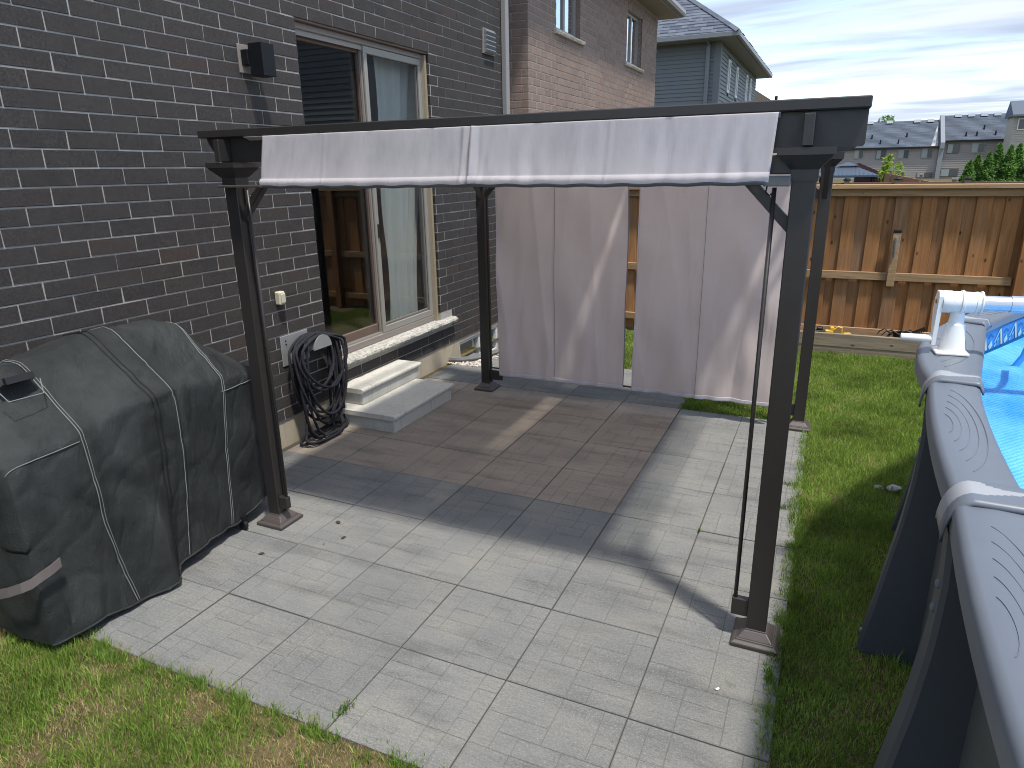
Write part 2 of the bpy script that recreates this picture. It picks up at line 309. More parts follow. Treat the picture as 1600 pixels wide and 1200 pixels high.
# ------------------------------------------------------------------ mesh helpers
class MB:
    def __init__(s): s.v = []; s.f = []; s.mi = []; s.mats = []
    def slot(s, m):
        if m is None: return 0
        if m not in s.mats: s.mats.append(m)
        return s.mats.index(m)
    def add(s, vs, fs, m=None):
        k = s.slot(m); b = len(s.v); s.v += [tuple(v) for v in vs]; s.f += [tuple(b + i for i in f) for f in fs]; s.mi += [k] * len(fs); return s
    def box(s, a, b, m=None, bev=0., X=None):
        x0, y0, z0 = a; x1, y1, z1 = b
        if not bev:
            vs = [(x, y, z) for x in (x0, x1) for y in (y0, y1) for z in (z0, z1)]
            fs = [(0, 1, 3, 2), (4, 6, 7, 5), (0, 4, 5, 1), (2, 3, 7, 6), (0, 2, 6, 4), (1, 5, 7, 3)]
        else:
            vs = []; d = {}
            for i, x in enumerate((x0, x1)):
                for j, y in enumerate((y0, y1)):
                    for k, z in enumerate((z0, z1)):
                        sx = bev if i == 0 else -bev; sy = bev if j == 0 else -bev; sz = bev if k == 0 else -bev
                        d[i, j, k, 0] = len(vs); vs.append((x, y + sy, z + sz)); d[i, j, k, 1] = len(vs); vs.append((x + sx, y, z + sz)); d[i, j, k, 2] = len(vs); vs.append((x + sx, y + sy, z))
            fs = []
            for i in (0, 1):
                q = [(0, 0), (0, 1), (1, 1), (1, 0)]
                if i: q = q[::-1]
                fs.append([d[i, j, k, 0] for j, k in q]); fs.append([d[j, i, k, 1] for j, k in q[::-1]]); fs.append([d[j, k, i, 2] for j, k in q])
            for i in (0, 1):
                for j in (0, 1):
                    fs.append([d[i, j, 0, 0], d[i, j, 1, 0], d[i, j, 1, 1], d[i, j, 0, 1]][::1 if (i ^ j) else -1])
                    fs.append([d[i, 0, j, 0], d[i, 0, j, 2], d[i, 1, j, 2], d[i, 1, j, 0]][::1 if (i ^ j) else -1])
                    fs.append([d[0, i, j, 1], d[0, i, j, 2], d[1, i, j, 2], d[1, i, j, 1]][::-1 if (i ^ j) else 1])
                    for k in (0, 1): fs.append([d[i, j, k, 0], d[i, j, k, 1], d[i, j, k, 2]][::1 if (i ^ j ^ k) else -1])
        if X is not None: vs = [X @ Vector(v) for v in vs]
        return s.add(vs, fs, m)
    def obox(s, c, u, v, w, m=None):
        'box from centre and three half-axis vectors'
        c, u, v, w = map(Vector, (c, u, v, w))
        vs = [c + i * u + j * v + k * w for i in (-1, 1) for j in (-1, 1) for k in (-1, 1)]
        return s.add(vs, [(0, 1, 3, 2), (4, 6, 7, 5), (0, 4, 5, 1), (2, 3, 7, 6), (0, 2, 6, 4), (1, 5, 7, 3)], m)
    def prism(s, poly, axis, a, b, m=None):
        'extrude 2D polygon along axis from a to b'
        f = {'x': lambda p, t: (t, p[0], p[1]), 'y': lambda p, t: (p[0], t, p[1]), 'z': lambda p, t: (p[0], p[1], t)}[axis]
        n = len(poly); vs = [f(p, a) for p in poly] + [f(p, b) for p in poly]
        return s.add(vs, [tuple(range(n))[::-1], tuple(range(n, 2 * n))] + [(i, (i + 1) % n, n + (i + 1) % n, n + i) for i in range(n)], m)
    def tube(s, pts, r, n=8, m=None, caps=True):
        pts = [Vector(p) for p in pts]; rs = r if isinstance(r, (list, tuple)) else [r] * len(pts); vs = []; fs = []
        up = None
        for i, p in enumerate(pts):
            t = (pts[min(i + 1, len(pts) - 1)] - pts[max(i - 1, 0)]).normalized()
            if up is None: up = t.orthogonal().normalized()
            up = (up - t * up.dot(t)); up = up.normalized() if up.length > 1e-6 else t.orthogonal().normalized()
            w = t.cross(up)
            for k in range(n):
                a = 2 * math.pi * k / n; vs.append(p + (up * math.cos(a) + w * math.sin(a)) * rs[i])
        for i in range(len(pts) - 1):
            for k in range(n): fs.append((i * n + k, i * n + (k + 1) % n, (i + 1) * n + (k + 1) % n, (i + 1) * n + k))
        if caps: fs += [tuple(range(n))[::-1], tuple(range((len(pts) - 1) * n, len(pts) * n))]
        return s.add(vs, fs, m)
    def lathe(s, prof, n=20, m=None, X=None):
        vs = []; fs = []
        for r, z in prof:
            for k in range(n): a = 2 * math.pi * k / n; vs.append((r * math.cos(a), r * math.sin(a), z))
        for i in range(len(prof) - 1):
            for k in range(n): fs.append((i * n + k, i * n + (k + 1) % n, (i + 1) * n + (k + 1) % n, (i + 1) * n + k))
        fs += [tuple(range(n))[::-1], tuple(range((len(prof) - 1) * n, len(prof) * n))]
        if X is not None: vs = [X @ Vector(v) for v in vs]
        return s.add(vs, fs, m)
    def grid(s, fn, nu, nv, m=None, thick=0):
        vs = [fn(i / nu, j / nv) for j in range(nv + 1) for i in range(nu + 1)]
        fs = [(j * (nu + 1) + i, j * (nu + 1) + i + 1, (j + 1) * (nu + 1) + i + 1, (j + 1) * (nu + 1) + i) for j in range(nv) for i in range(nu)]
        return s.add(vs, fs, m)
    def build(s, name, m=None, parent=None, smooth=False, loc=None, kind=None, solid=0, fixn=True):
        me = bpy.data.meshes.new(name); me.from_pydata(s.v, [], s.f)
        mats = s.mats if s.mats else [m]
        for x in mats: me.materials.append(x)
        if len(s.mats) > 1: me.polygons.foreach_set('material_index', s.mi)
        if smooth: me.polygons.foreach_set('use_smooth', [True] * len(s.f))
        me.update()
        if fixn:
            bm = bmesh.new(); bm.from_mesh(me); bmesh.ops.recalc_face_normals(bm, faces=bm.faces); bm.to_mesh(me); bm.free()
        o = link(name, me, parent, loc)
        if kind: o['kind'] = kind
        if solid:
            md = o.modifiers.new('thickness', 'SOLIDIFY'); md.thickness = solid; md.offset = 0
        return o
def link(name, me, parent=None, loc=None):
    o = bpy.data.objects.new(name, me); COL.objects.link(o)
    if loc is not None: o.location = loc
    if parent is not None: o.parent = parent
    return o
def tag(o, label, cat, group=None):
    o['label'] = label; o['category'] = cat
    if group: o['group'] = group
    return o
def thing(name, label, cat, loc=(0, 0, 0), group=None):
    o = bpy.data.objects.new(name, None); COL.objects.link(o); o.location = loc; o.empty_display_size = .1; return tag(o, label, cat, group)
def copy_tree(o, parent=None, **kw):
    c = o.copy(); COL.objects.link(c)
    if parent is not None: c.parent = parent
    for ch in [x for x in o.children]: copy_tree(ch, c)
    return c
def fb(x, y, z=0., sc=1.): return mnoise.noise(Vector((x * sc, y * sc, z * sc)))
def autosmooth(o, ang=35):
    me = o.data
    bm = bmesh.new(); bm.from_mesh(me)
    for e in bm.edges:
        if len(e.link_faces) == 2 and e.calc_face_angle(0) > math.radians(ang): e.smooth = False
    for f in bm.faces: f.smooth = True
    bm.to_mesh(me); bm.free()

# ------------------------------------------------------------------ ground, patio
g = MB(); n = 60
def gz(x, y): return -.014
R = 900
xs = sorted(set([-R, -200, -60, -20] + [round(-8 + i * .8, 2) for i in range(30)] + [20, 60, 200, R]))
gx = sorted(set(xs + [-1.07, -.665])); gy = sorted(set(xs + [4.06, 5.38]))
gf = []
for j in range(len(gy) - 1):
    for i in range(len(gx) - 1):
        if gx[i] >= -1.071 and gx[i + 1] <= -.664 and gy[j] >= 4.059 and gy[j + 1] <= 5.381: continue
        gf.append((j * len(gx) + i, j * len(gx) + i + 1, (j + 1) * len(gx) + i + 1, (j + 1) * len(gx) + i))
g.add([(x, y, gz(x, y)) for y in gy for x in gx], gf)
arc = [(-1.06 + .348 * math.sin(math.pi * k / 20), 4.72 - .638 * math.cos(math.pi * k / 20)) for k in range(21)]
def torect(p):
    dx, dy = p[0] + 1.06, p[1] - 4.72; t = min((.395 / dx) if dx > 1e-6 else 9e9, (.66 / abs(dy)) if abs(dy) > 1e-6 else 9e9); return (-1.06 + dx * t, 4.72 + dy * t)
rc_ = [torect(p) for p in arc]
g.add([(x, y, -.014) for x, y in arc] + [(x, y, -.014) for x, y in rc_], [(k, 21 + k, 22 + k, k + 1) for k in range(20)])
ground = g.build('ground', SOIL, fixn=False); ground['kind'] = 'structure'
def inpatio(x, y): return (-1.06 < x < 2.47 and -.5 < y < 3.5) or (-.95 < x < 1.5 and 3.49 < y < 4.52)
bed = MB(); bed.box((-1.05, -.49, -.05), (2.45, 3.497, -.009)); bed.box((-1.0, 3.503, -.05), (1.49, 4.07, -.009)); bed.box((-.70, 4.073, -.05), (1.49, 4.5, -.009))
patio = bed.build('patio', BED); patio['kind'] = 'structure'
def slab_mesh(seed):
    r = random.Random(seed); N = 6; c = .4955 / N; used = [[0] * N for _ in range(N)]; rects = []
    for j in range(N):
        for i in range(N):
            if used[j][i]: continue
            w, h = r.choice([(2, 1), (1, 2), (2, 2), (1, 1), (3, 2), (2, 1), (1, 2), (2, 3), (3, 1)])
            while i + w > N or any(used[j][i + k] for k in range(w)): w -= 1
            h = min(h, N - j)
            for a in range(w):
                for b in range(h): used[j + b][i + a] = 1
            rects.append((i, j, w, h))
    mb = MB(); H = .24775
    mb.box((-H, -H, -.045), (H, H, -.0028), GROOVE)
    for (i, j, w, h) in rects:
        x0, y0, x1, y1 = -H + i * c, -H + j * c, -H + (i + w) * c, -H + (j + h) * c
        g0 = .0006; g1 = .0019; dz = r.uniform(-.0004, .0004)
        e = lambda q, edge: (.0035 if abs(abs(q) - H) < 1e-4 else g1)
        b = [(x0 + g0, y0 + g0, -.0027), (x1 - g0, y0 + g0, -.0027), (x1 - g0, y1 - g0, -.0027), (x0 + g0, y1 - g0, -.0027)]
        t = [(x0 + e(x0, 0), y0 + e(y0, 0), dz), (x1 - e(x1, 0), y0 + e(y0, 0), dz), (x1 - e(x1, 0), y1 - e(y1, 0), dz), (x0 + e(x0, 0), y1 - e(y1, 0), dz)]
        mb.add(b + t, [(4, 5, 6, 7), (0, 1, 5, 4), (1, 2, 6, 5), (2, 3, 7, 6), (3, 0, 4, 7)], 'TOP')
    return mb
slabm = {}
for kind, mat in (('g', GREYS), ('b', BROWNS)):
    for sdd in range(4):
        mb = slab_mesh(sdd + 3); mb.mats = [GROOVE, mat]
        o = mb.build('paving_slab', None, patio); slabm[kind, sdd] = o.data; bpy.data.objects.remove(o)
rs = random.Random(4)
def slab(x, y, kind, w=1., h=1.):
    o = link('paving_slab', slabm[kind, rs.randrange(4)], patio, (x, y, rs.uniform(-.0015, .0015)))
    o.rotation_euler = (rs.uniform(-.003, .003), rs.uniform(-.003, .003), rs.choice((0, math.pi)) + rs.uniform(-.003, .003)); o.scale = (w, h, 1)
for j in range(-1, 7):
    for i in range(-2, 5):
        brown = 3 <= j and i < 3
        off = rs.uniform(-.004, .004)
        slab(.25 + i * .5 + rs.uniform(-.0015, .0015), .25 + j * .5 + rs.uniform(-.0015, .0015), 'b' if brown else 'g')
for j in (7, 8):
    for i in range(-2, 3): slab(.25 + i * .5, .256 + j * .5, 'g')
# ------------------------------------------------------------------ house one (dark brick)
WX = -1.06; Z0 = .02; CH = .09; BL = .276; Y0 = -.053
house = thing('brick_house', 'dark charcoal brick house with a taupe sliding patio door beside the patio', 'house', (WX, 2, 0))
house.location = (0, 0, 0)
DY0, DY1, DZ0, DZ1 = 2.15, 3.93, .49, 2.992
HY0, HY1, HZ = -4.0, 5.60, 5.4
wl = MB(); T = .10; mx_ = WX - .004
wl.box((WX - T - .006, HY0, .20), (mx_, DY0 - .004, HZ)); wl.box((WX - T - .006, DY1 + .004, .20), (mx_, HY1, HZ)); wl.box((WX - T - .006, DY0 - .004, .20), (mx_, DY1 + .004, DZ0 - .05)); wl.box((WX - T - .006, DY0 - .004, DZ1 + .004), (mx_, DY1 + .004, HZ))
wl.box((WX - 4.5, HY1 - .1, .2), (WX - T - .007, HY1, HZ)); wl.box((WX - 4.5, HY0, .2), (WX - T - .007, HY0 + .1, HZ))
wl.build('wall', MORTAR, house)
fd = MB(); fd.box((WX - .25, HY0, -.6), (WX - .012, 4.32, .195)); fd.box((WX - .25, 5.3, -.6), (WX - .012, HY1, .195)); fd.box((WX - .25, 4.32, .158), (WX - .012, 5.3, .195)); fd.box((WX - .25, 4.32, -.6), (WX - .012, 5.3, -.16))
fd.build('foundation', FOUND, house)
full = MB(); L = BL - .008; full.box((-.09, -L / 2, -.0408), (0, L / 2, .0408), None, .002); fo = full.build('brick', DARKB); FULLS = []
for q in range(8):
    me = fo.data.copy()
    for v in me.vertices: v.co += Vector((random.uniform(-.0012, .0012), random.uniform(-.0016, .0016), random.uniform(-.0013, .0013)))
    FULLS.append(me)
bpy.data.objects.remove(fo)
bricks = []
camv = cam.location
def course(z, k, y0, y1, off):
    'list of (ya,yb) for bricks in a course'
    res = []; q = Y0 + (BL / 2 if k % 2 else 0) + BL * math.floor((y0 - Y0) / BL - 1)
    while q < y1:
        a, b = q + .004, q + BL - .004
        a2, b2 = max(a, y0), min(b, y1)
        if b2 - a2 > .03: res.append((a2, b2, a2 == a and b2 == b))
        q += BL
    return res
k0 = 2
for k in range(k0, int((HZ - Z0) / CH)):
    za, zb = Z0 + k * CH + .005, Z0 + (k + 1) * CH - .005
    zm = (za + zb) / 2
    if zb < DZ0 - .04 or za > DZ1: spans = [(HY0, HY1)]
    elif za < DZ0 + .02 and zb > DZ0 - .06: spans = [(HY0, DY0), (4.17, HY1)]
    else: spans = [(HY0, DY0), (DY1, HY1)]
    for (a, b) in spans:
        for (ya, yb, fl) in course(zm, k, a, b, 0):
            bricks.append((ya, yb, zm, fl))
def vis(y, z):
    d = Vector((WX, y, z)) - camv
    d = cam.rotation_euler.to_matrix().transposed() @ d
    u, v = d.x / -d.z, d.y / -d.z
    return (-.76 < u < .76 and -.57 < v < .57), d.length
key = []
for i, (ya, yb, z, fl) in enumerate(bricks):
    vv, dist = vis((ya + yb) / 2, z)
    hid = False
    if (ya + yb) / 2 < .75 and z < 1.0 and ya > -.7: hid = True
    key.append((0 if (vv and not hid) else 1, dist - (yb - ya), i))
top = set(i for _, _, i in sorted(key)[:300])
rest = MB(); rb = random.Random(12)
for i, (ya, yb, z, fl) in enumerate(bricks):
    dx = rb.uniform(-.0015, .0015)
    if i in top:
        if fl:
            o = link('brick', FULLS[rb.randrange(8)], house, (WX + dx, (ya + yb) / 2, z)); o.rotation_euler = (rb.uniform(-.004, .004), 0, rb.uniform(-.006, .006))
        else:
            b = MB(); h = (yb - ya) / 2; b.box((-.09, -h, -.04), (0, h, .04), None, .0035); b.build('brick', DARKB, house, loc=(WX + dx, (ya + yb) / 2, z))
    else: rest.box((WX - .02, ya, z - .04), (WX + dx, yb, z + .04))
o = rest.build('brickwork', DARKB, house, kind='stuff', fixn=False)
# reveal bricks at the far jamb and header flashing
rv = MB()
for k in range(6, int(DZ1 / CH)):
    za = Z0 + k * CH + .005; rv.box((WX - .085, DY1 - .0, za), (WX - .003, DY1 + .012, za + .08))
rv.build('reveal_brickwork', DARKB, house, kind='stuff', fixn=False)
b = MB(); b.box((WX - .10, DY0 + .002, DZ1 - .012), (WX - .012, DY1 - .002, DZ1 + .003)); b.build('lintel', FRAMEB, house)
# sill
def sill_fn(seed, y0, y1, x0, x1, z0, z1):
    s = MB(); N = int((y1 - y0) / .025)
    rows = []
    for j in range(N + 1):
        y = y0 + (y1 - y0) * j / N
        r = lambda a: fb(y * 9, a, seed) * .012 + fb(y * 31, a, seed + 4) * .007
        rows += [(x0, y, z1), (x1 - .035 + r(0) * .6, y, z1 - .002), (x1 - .008 + r(3), y, z1 - .014 + r(5) * .4), (x1 + r(1), y, (z0 + z1) / 2 + r(7) * .5), (x1 - .014 + r(2), y, z0 + .006), (x1 - .04, y, z0), (x0, y, z0)]
    m7 = 7
    fs = [(j * m7 + i, j * m7 + (i + 1) % m7, (j + 1) * m7 + (i + 1) % m7, (j + 1) * m7 + i) for j in range(N) for i in range(m7)]
    fs += [tuple(range(m7)), tuple(range(N * m7, (N + 1) * m7))[::-1]]
    s.add(rows, fs); return s
sill_fn(1, 2.13, 4.165, WX - .14, WX + .075, .425, .488).build('sill', SILL, house)
# patio door ---------------------------------------------------------
door_p = MB()
X0, X1 = WX - .16, WX - .055      # frame depth
fw = .045
door_p.box((X0, DY0 + .002, .49), (X1, DY1 - .002, .545), None, .003)
door_p.box((X0, DY0 + .002, DZ1 - .055), (X1, DY1 - .002, DZ1 - .013), None, .003)
door_p.box((X0, DY0 + .002, .545), (X1, DY0 + fw, DZ1 - .055), None, .003); door_p.box((X0, DY1 - fw, .545), (X1, DY1 - .002, DZ1 - .055), None, .003)
pd = door_p.build('patio_door', FRAMET, house)
b = MB(); b.box((X1, DY1 - .035, .49), (X1 + .03, DY1 - .003, DZ1 - .02)); b.build('brick_mould', BUFF, pd)
def sash(ya, yb, x0, x1, mat, st=.055, bot=.09, zb=.548, zt=DZ1 - .058):
    s = MB(); s.box((x0, ya, zb), (x1, yb, zb + bot), None, .003); s.box((x0, ya, zt - .055), (x1, yb, zt), None, .003)
    s.box((x0, ya, zb + bot), (x1, ya + st, zt - .055), None, .003); s.box((x0, yb - st, zb + bot), (x1, yb, zt - .055), None, .003)
    return s.build('sash', mat, pd)
MIDY = 3.02
sash(DY0 + fw, MIDY + .03, WX - .15, WX - .115, FRAMEB, .045, .085)
sash(MIDY - .02, DY1 - fw, WX - .11, WX - .085, FRAMET, .05, .08)
sash(MIDY - .01, DY1 - fw, WX - .080, WX - .060, FRAMEL, .045, .06)
for ya, yb, x in ((DY0 + fw + .045, MIDY - .015, WX - .133), (MIDY + .03, DY1 - fw - .05, WX - .098)):
    s = MB(); s.box((x - .003, ya, .63), (x + .003, yb, DZ1 - .11)); s.build('pane', GLASS, pd, fixn=True)
s = MB(); s.add([(WX - .07, MIDY + .035, .60), (WX - .07, DY1 - fw - .045, .60), (WX - .07, DY1 - fw - .045, DZ1 - .11), (WX - .07, MIDY + .035, DZ1 - .11)], [(0, 1, 2, 3)]); s.build('insect_screen', SCREEN, pd)
s = MB(); s.box((WX - .06, MIDY + .005, 1.40), (WX - .045, MIDY + .028, 1.52), None, .003); s.build('handle', BLACKP, pd)
# tracks over the left panel
for i in range(3):
    s = MB(); s.box((WX - .112 + i * .016, DY0 + fw, DZ1 - .085 - i * .004), (WX - .106 + i * .016, MIDY - .01, DZ1 - .05)); s.build('track', FRAMEL, pd)
    s = MB(); s.box((WX - .112 + i * .016, DY0 + fw, .545), (WX - .106 + i * .016, MIDY - .01, .560)); s.build('track', FRAMEL, pd)
# room behind the door
rm = MB()
rm.add([(WX - .17, .6, .5), (WX - .17, 5.2, .5), (WX - 3.6, 5.2, .5), (WX - 3.6, .6, .5)], [(0, 1, 2, 3)], FLOORI)
rm.add([(WX - .17, .6, 3.1), (WX - .17, 5.2, 3.1), (WX - 3.6, 5.2, 3.1), (WX - 3.6, .6, 3.1)], [(0, 1, 2, 3)], INNER)
rm.add([(WX - 3.6, .6, .5), (WX - 3.6, 5.2, .5), (WX - 3.6, 5.2, 3.1), (WX - 3.6, .6, 3.1)], [(0, 1, 2, 3)], INNER)
for y in (.6, 5.2): rm.add([(WX - .17, y, .5), (WX - 3.6, y, .5), (WX - 3.6, y, 3.1), (WX - .17, y, 3.1)], [(0, 1, 2, 3)], INNER)
rm.add([(WX - .175, .6, .5), (WX - .175, DY0, .5), (WX - .175, DY0, 3.1), (WX - .175, .6, 3.1)], [(0, 1, 2, 3)], INNER); rm.add([(WX - .175, DY1, .5), (WX - .175, 5.2, .5), (WX - .175, 5.2, 3.1), (WX - .175, DY1, 3.1)], [(0, 1, 2, 3)], INNER)
rm.build('room', None, house)
def drape(u, v):
    y = 3.38 + u * .34 + (v - .5) * .05 * 0; z = .55 + v * 2.4
    w = .25 + .75 * (1 - .35 * v)
    wd = .50 + .30 * v ** 1.5; return (WX - .235 + .022 * math.sin(u * 42 + fb(v * 3, 1) * 2) + .012 * math.sin(u * 17 + v * 2), 3.37 + u * wd + .08 * v * u, z)
d = MB(); d.grid(drape, 120, 30); tag(d.build('curtain', DRAPE, smooth=True), 'pale teal drape gathered behind the right pane of the patio door', 'curtain')
# basement window and well, downspout, vent
bw = MB(); bw.box((WX - .1, 4.32, -.16), (WX - .03, 4.36, .157)); bw.box((WX - .1, 4.36, .12), (WX - .03, 5.3, .157)); bw.box((WX - .1, 4.80, -.16), (WX - .03, 4.84, .12)); bw.box((WX - .1, 5.26, -.16), (WX - .03, 5.3, .12)); bw.box((WX - .1, 4.36, -.16), (WX - .03, 5.26, -.13))
bwo = bw.build('window', WHITET, house)
s = MB(); s.box((WX - .26, 4.33, -.25), (WX - .12, 5.29, .157)); s.build('window_dark_backing', BLACKP, house)  # black box painted as the darkness inside the basement window
s = MB(); s.box((WX - .075, 4.36, -.13), (WX - .07, 5.26, .12)); s.build('pane', GLASSR, bwo)
ds = MB(); ds.box((WX + .004, 5.50, .05), (WX + .065, 5.585, HZ), None, .006)
for z in np.arange(.1, 5.2, .03): pass
ds.build('downspout', GUTTB, house)
vt = MB(); vt.box((WX + .002, 5.035, 3.13), (WX + .018, 5.315, 3.375), FRAMET)
for i in range(5): vt.obox((WX + .028, 5.175, 3.165 + i * .044), (.012, 0, -.012), (0, .115, 0), (.010, 0, .014), GUTT)
vt.build('vent', None, house)
# window well
ww = MB(); NA = 28; vs = []; fs = []
for r, z in ((.0, .028), (.035, .034), (.035, -.0), (.0, -.0)):
    pass
def wellring(rr, z0, z1, t):
    pts = []
    for i in range(NA + 1):
        a = math.pi * i / NA; pts.append((math.sin(a), -math.cos(a)))
    vs = []
    for (sx, cy) in pts:
        x = WX + .0 + sx * (.33 + rr) ; y = 4.72 + cy * (.62 + rr)
        x2 = WX + sx * (.33 + rr + t); y2 = 4.72 + cy * (.62 + rr + t)
        vs += [(x, y, z0), (x, y, z1), (x2, y2, z1), (x2, y2, z0)]
    fs = [(i * 4 + k, i * 4 + (k + 1) % 4, (i + 1) * 4 + (k + 1) % 4, (i + 1) * 4 + k) for i in range(NA) for k in range(4)] + [(0, 1, 2, 3), (NA * 4 + 3, NA * 4 + 2, NA * 4 + 1, NA * 4)]
    ww.add(vs, fs)
wellring(0, .03, .055, .035)
for i in range(16): wellring((i % 2) * .012, .0 - .03 * i, .03 - .03 * i, .006)
ww.add([(WX - .01, 4.0, -.46), (WX + .4, 4.0, -.46), (WX + .4, 5.44, -.46), (WX - .01, 5.44, -.46)], [(0, 1, 2, 3)])
tag(ww.build('window_well', STEEL, smooth=False), 'corrugated galvanised window well curving out from the foundation by the rear post', 'window well')
# pebbles by the well
pb = MB(); ico = [(0, 0, 1), (.894, 0, .447), (.276, .851, .447), (-.724, .526, .447), (-.724, -.526, .447), (.276, -.851, .447), (.724, .526, -.447), (-.276, .851, -.447), (-.894, 0, -.447), (-.276, -.851, -.447), (.724, -.526, -.447), (0, 0, -1)]
icf = [(0, 1, 2), (0, 2, 3), (0, 3, 4), (0, 4, 5), (0, 5, 1), (1, 6, 2), (2, 7, 3), (3, 8, 4), (4, 9, 5), (5, 10, 1), (2, 6, 7), (3, 7, 8), (4, 8, 9), (5, 9, 10), (1, 10, 6), (6, 11, 7), (7, 11, 8), (8, 11, 9), (9, 11, 10), (10, 11, 6)]
for i in range(1500):
    x = rb.uniform(WX, -.52); y = rb.uniform(4.0, 5.6); q = ((x - WX) / .37) ** 2 + ((y - 4.72) / .66) ** 2
    if q < 1: continue
    if x > -.66 and y < 4.45 or y < 4.03 + (x + .7) * .5: continue
    s = rb.uniform(.009, .019); pb.add([(x + v[0] * s * 1.2, y + v[1] * s, .004 + v[2] * s * .7) for v in ico], icf)
pb.build('pebbles', PEB, kind='stuff', fixn=False)
# wall lamp, outlet box, hose hanger
lamp = thing('wall_lamp', 'black cube wall lamp on the dark brick left of the patio door', 'lamp', (WX, 1.62, 2.65))
s = MB(); s.box((0, -.045, -.075), (.010, .045, .095), None, .002); s.build('back_plate', FRAMET, lamp)
s = MB(); s.box((.010, -.025, -.03), (.065, .03, .06), None, .002); s.build('arm', BLACKM, lamp)
s = MB(); s.box((.065, -.012, -.098), (.175, .098, .095), None, .002); s.build('lamp_shade', BLACKM, lamp)
ob = MB(); ob.box((WX, 1.64, 1.06), (WX + .05, 1.70, 1.155), None, .008); ob.box((WX + .05, 1.65, 1.075), (WX + .06, 1.69, 1.14), None, .003)
tag(ob.build('outlet_box', CREAM), 'small cream outdoor outlet box on the brick behind the front left pergola post', 'outlet box')
hg = thing('hose_hanger', 'zinc hose hanger with half-round face plate fixed to the brick wall', 'hose hanger', (WX, 1.9, .7))
s = MB(); s.box((.001, -.26, -.10), (.008, .03, .125), None, .002); 
s.build('back_plate', PLATE, hg)
s = MB(); 
for (yy, zz_) in ((-.21, .085), (-.21, .06), (-.01, .085), (-.01, .06)): s.lathe([(.006, 0), (.006, .004)], 8, X=Matrix.Translation((.008, yy, zz_)) @ Matrix.Rotation(math.pi / 2, 4, 'Y'))
s.build('screw', BLACKM, hg)
s = MB(); half = [(.10 * math.cos(a), .10 * math.sin(a)) for a in np.linspace(0, math.pi, 14)]
s.prism([(y, z) for y, z in half], 'x', .165, .172); s.prism([(y * .8, z * .8) for y, z in half], 'x', .012, .165); s.build('face_plate', PLATE, hg)
# hose
hs = MB(); hr = random.Random(5)
for i in range(14):
    cy = .0 + hr.uniform(-.03, .03); w = hr.uniform(.14, .235); dep = hr.uniform(.46, .92) if i > 4 else hr.uniform(.22, .36); xo = .035 + .125 * (i % 5) / 5 + hr.uniform(0, .01); ph = hr.uniform(-.04, .04)
    pts = []
    for a in np.linspace(0, 2 * math.pi, 42):
        zc = math.cos(a); y = cy + w * math.sin(a) * (1 + .22 * (1 - zc)) * (1 if zc > 0 else 1)
        z = (.085 + .006 * (i % 4)) * zc if zc > 0 else dep * zc
        y += ph * (1 - zc) + .015 * math.sin(3 * a + i); x = xo + .05 * (1 - zc) / 2 + .022 * math.sin(2 * a + i * 1.7) * (1 - zc) / 2
        z = max(z, -.68 + hr.uniform(0, .004))
        if z < -.66: x += .03
        pts.append((WX + x, 1.9 + y, .70 + z))
    hs.tube(pts, .0105, 8)
pts = [(WX + .12, 1.72, .30)] + [(WX + .14 + .10 * math.sin(t), 1.86 + .26 * math.cos(t * 1.1 + 2.5), .02 + max(0, .05 - .03 * t) + .004 * math.sin(t * 5)) for t in np.linspace(0, 8, 60)]
hs.tube(pts, .0105, 8)
tag(hs.build('garden_hose', HOSE, smooth=True), 'black fabric garden hose coiled in long loops on its wall hanger', 'hose')
# ------------------------------------------------------------------ steps
st = thing('concrete_steps', 'pair of pale precast concrete steps below the patio door sill', 'steps', (WX, 2.6, 0))
st.location = (0, 0, 0)
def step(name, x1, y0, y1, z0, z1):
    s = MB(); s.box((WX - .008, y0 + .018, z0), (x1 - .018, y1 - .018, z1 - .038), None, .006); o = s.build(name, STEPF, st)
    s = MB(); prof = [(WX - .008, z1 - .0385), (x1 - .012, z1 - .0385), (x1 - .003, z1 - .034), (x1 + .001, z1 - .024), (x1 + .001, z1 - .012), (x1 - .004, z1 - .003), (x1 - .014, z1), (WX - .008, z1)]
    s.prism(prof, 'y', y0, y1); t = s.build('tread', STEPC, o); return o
step('lower_step', -.425, 2.09, 3.03, -.01, .142)
step('upper_step', -.80, 2.21, 3.10, .1425, .282)
# ------------------------------------------------------------------ covered barbecue
bbq = thing('covered_barbecue', 'large barbecue under a faded charcoal cover with stitched seams against the brick wall', 'barbecue', (0, 0, 0))
YA, YB = -.63, .80
def interp(y, pts):
    if y <= pts[0][0]: return pts[0][1]
    for (a, va), (b, vb) in zip(pts, pts[1:]):
        if y <= b: t = (y - a) / (b - a); return va + (vb - va) * t
    return pts[-1][1]
def ssm(t): t = max(0, min(1, t)); return t * t * (3 - 2 * t)
BOT = [(-.60, -.315), (-.29, -.325), (-.06, -.285), (.0, -.335), (.35, -.385), (.80, -.445)]
FOLDX = [(-.60, -.375), (-.2, -.36), (.17, -.36), (.5, -.37), (.80, -.40)]
FOLDZ = [(-.60, .86), (-.36, .895), (-.12, .955), (.17, .965), (.5, .93), (.80, .88)]
RIDZ = [(-.63, 1.05), (-.5, 1.12), (-.3, 1.20), (0, 1.245), (.38, 1.225), (.50, 1.195), (.66, 1.03), (.80, .95)]
BACKZ = [(-.60, 1.0), (-.3, 1.06), (.4, 1.03), (.6, .96), (.80, .86)]
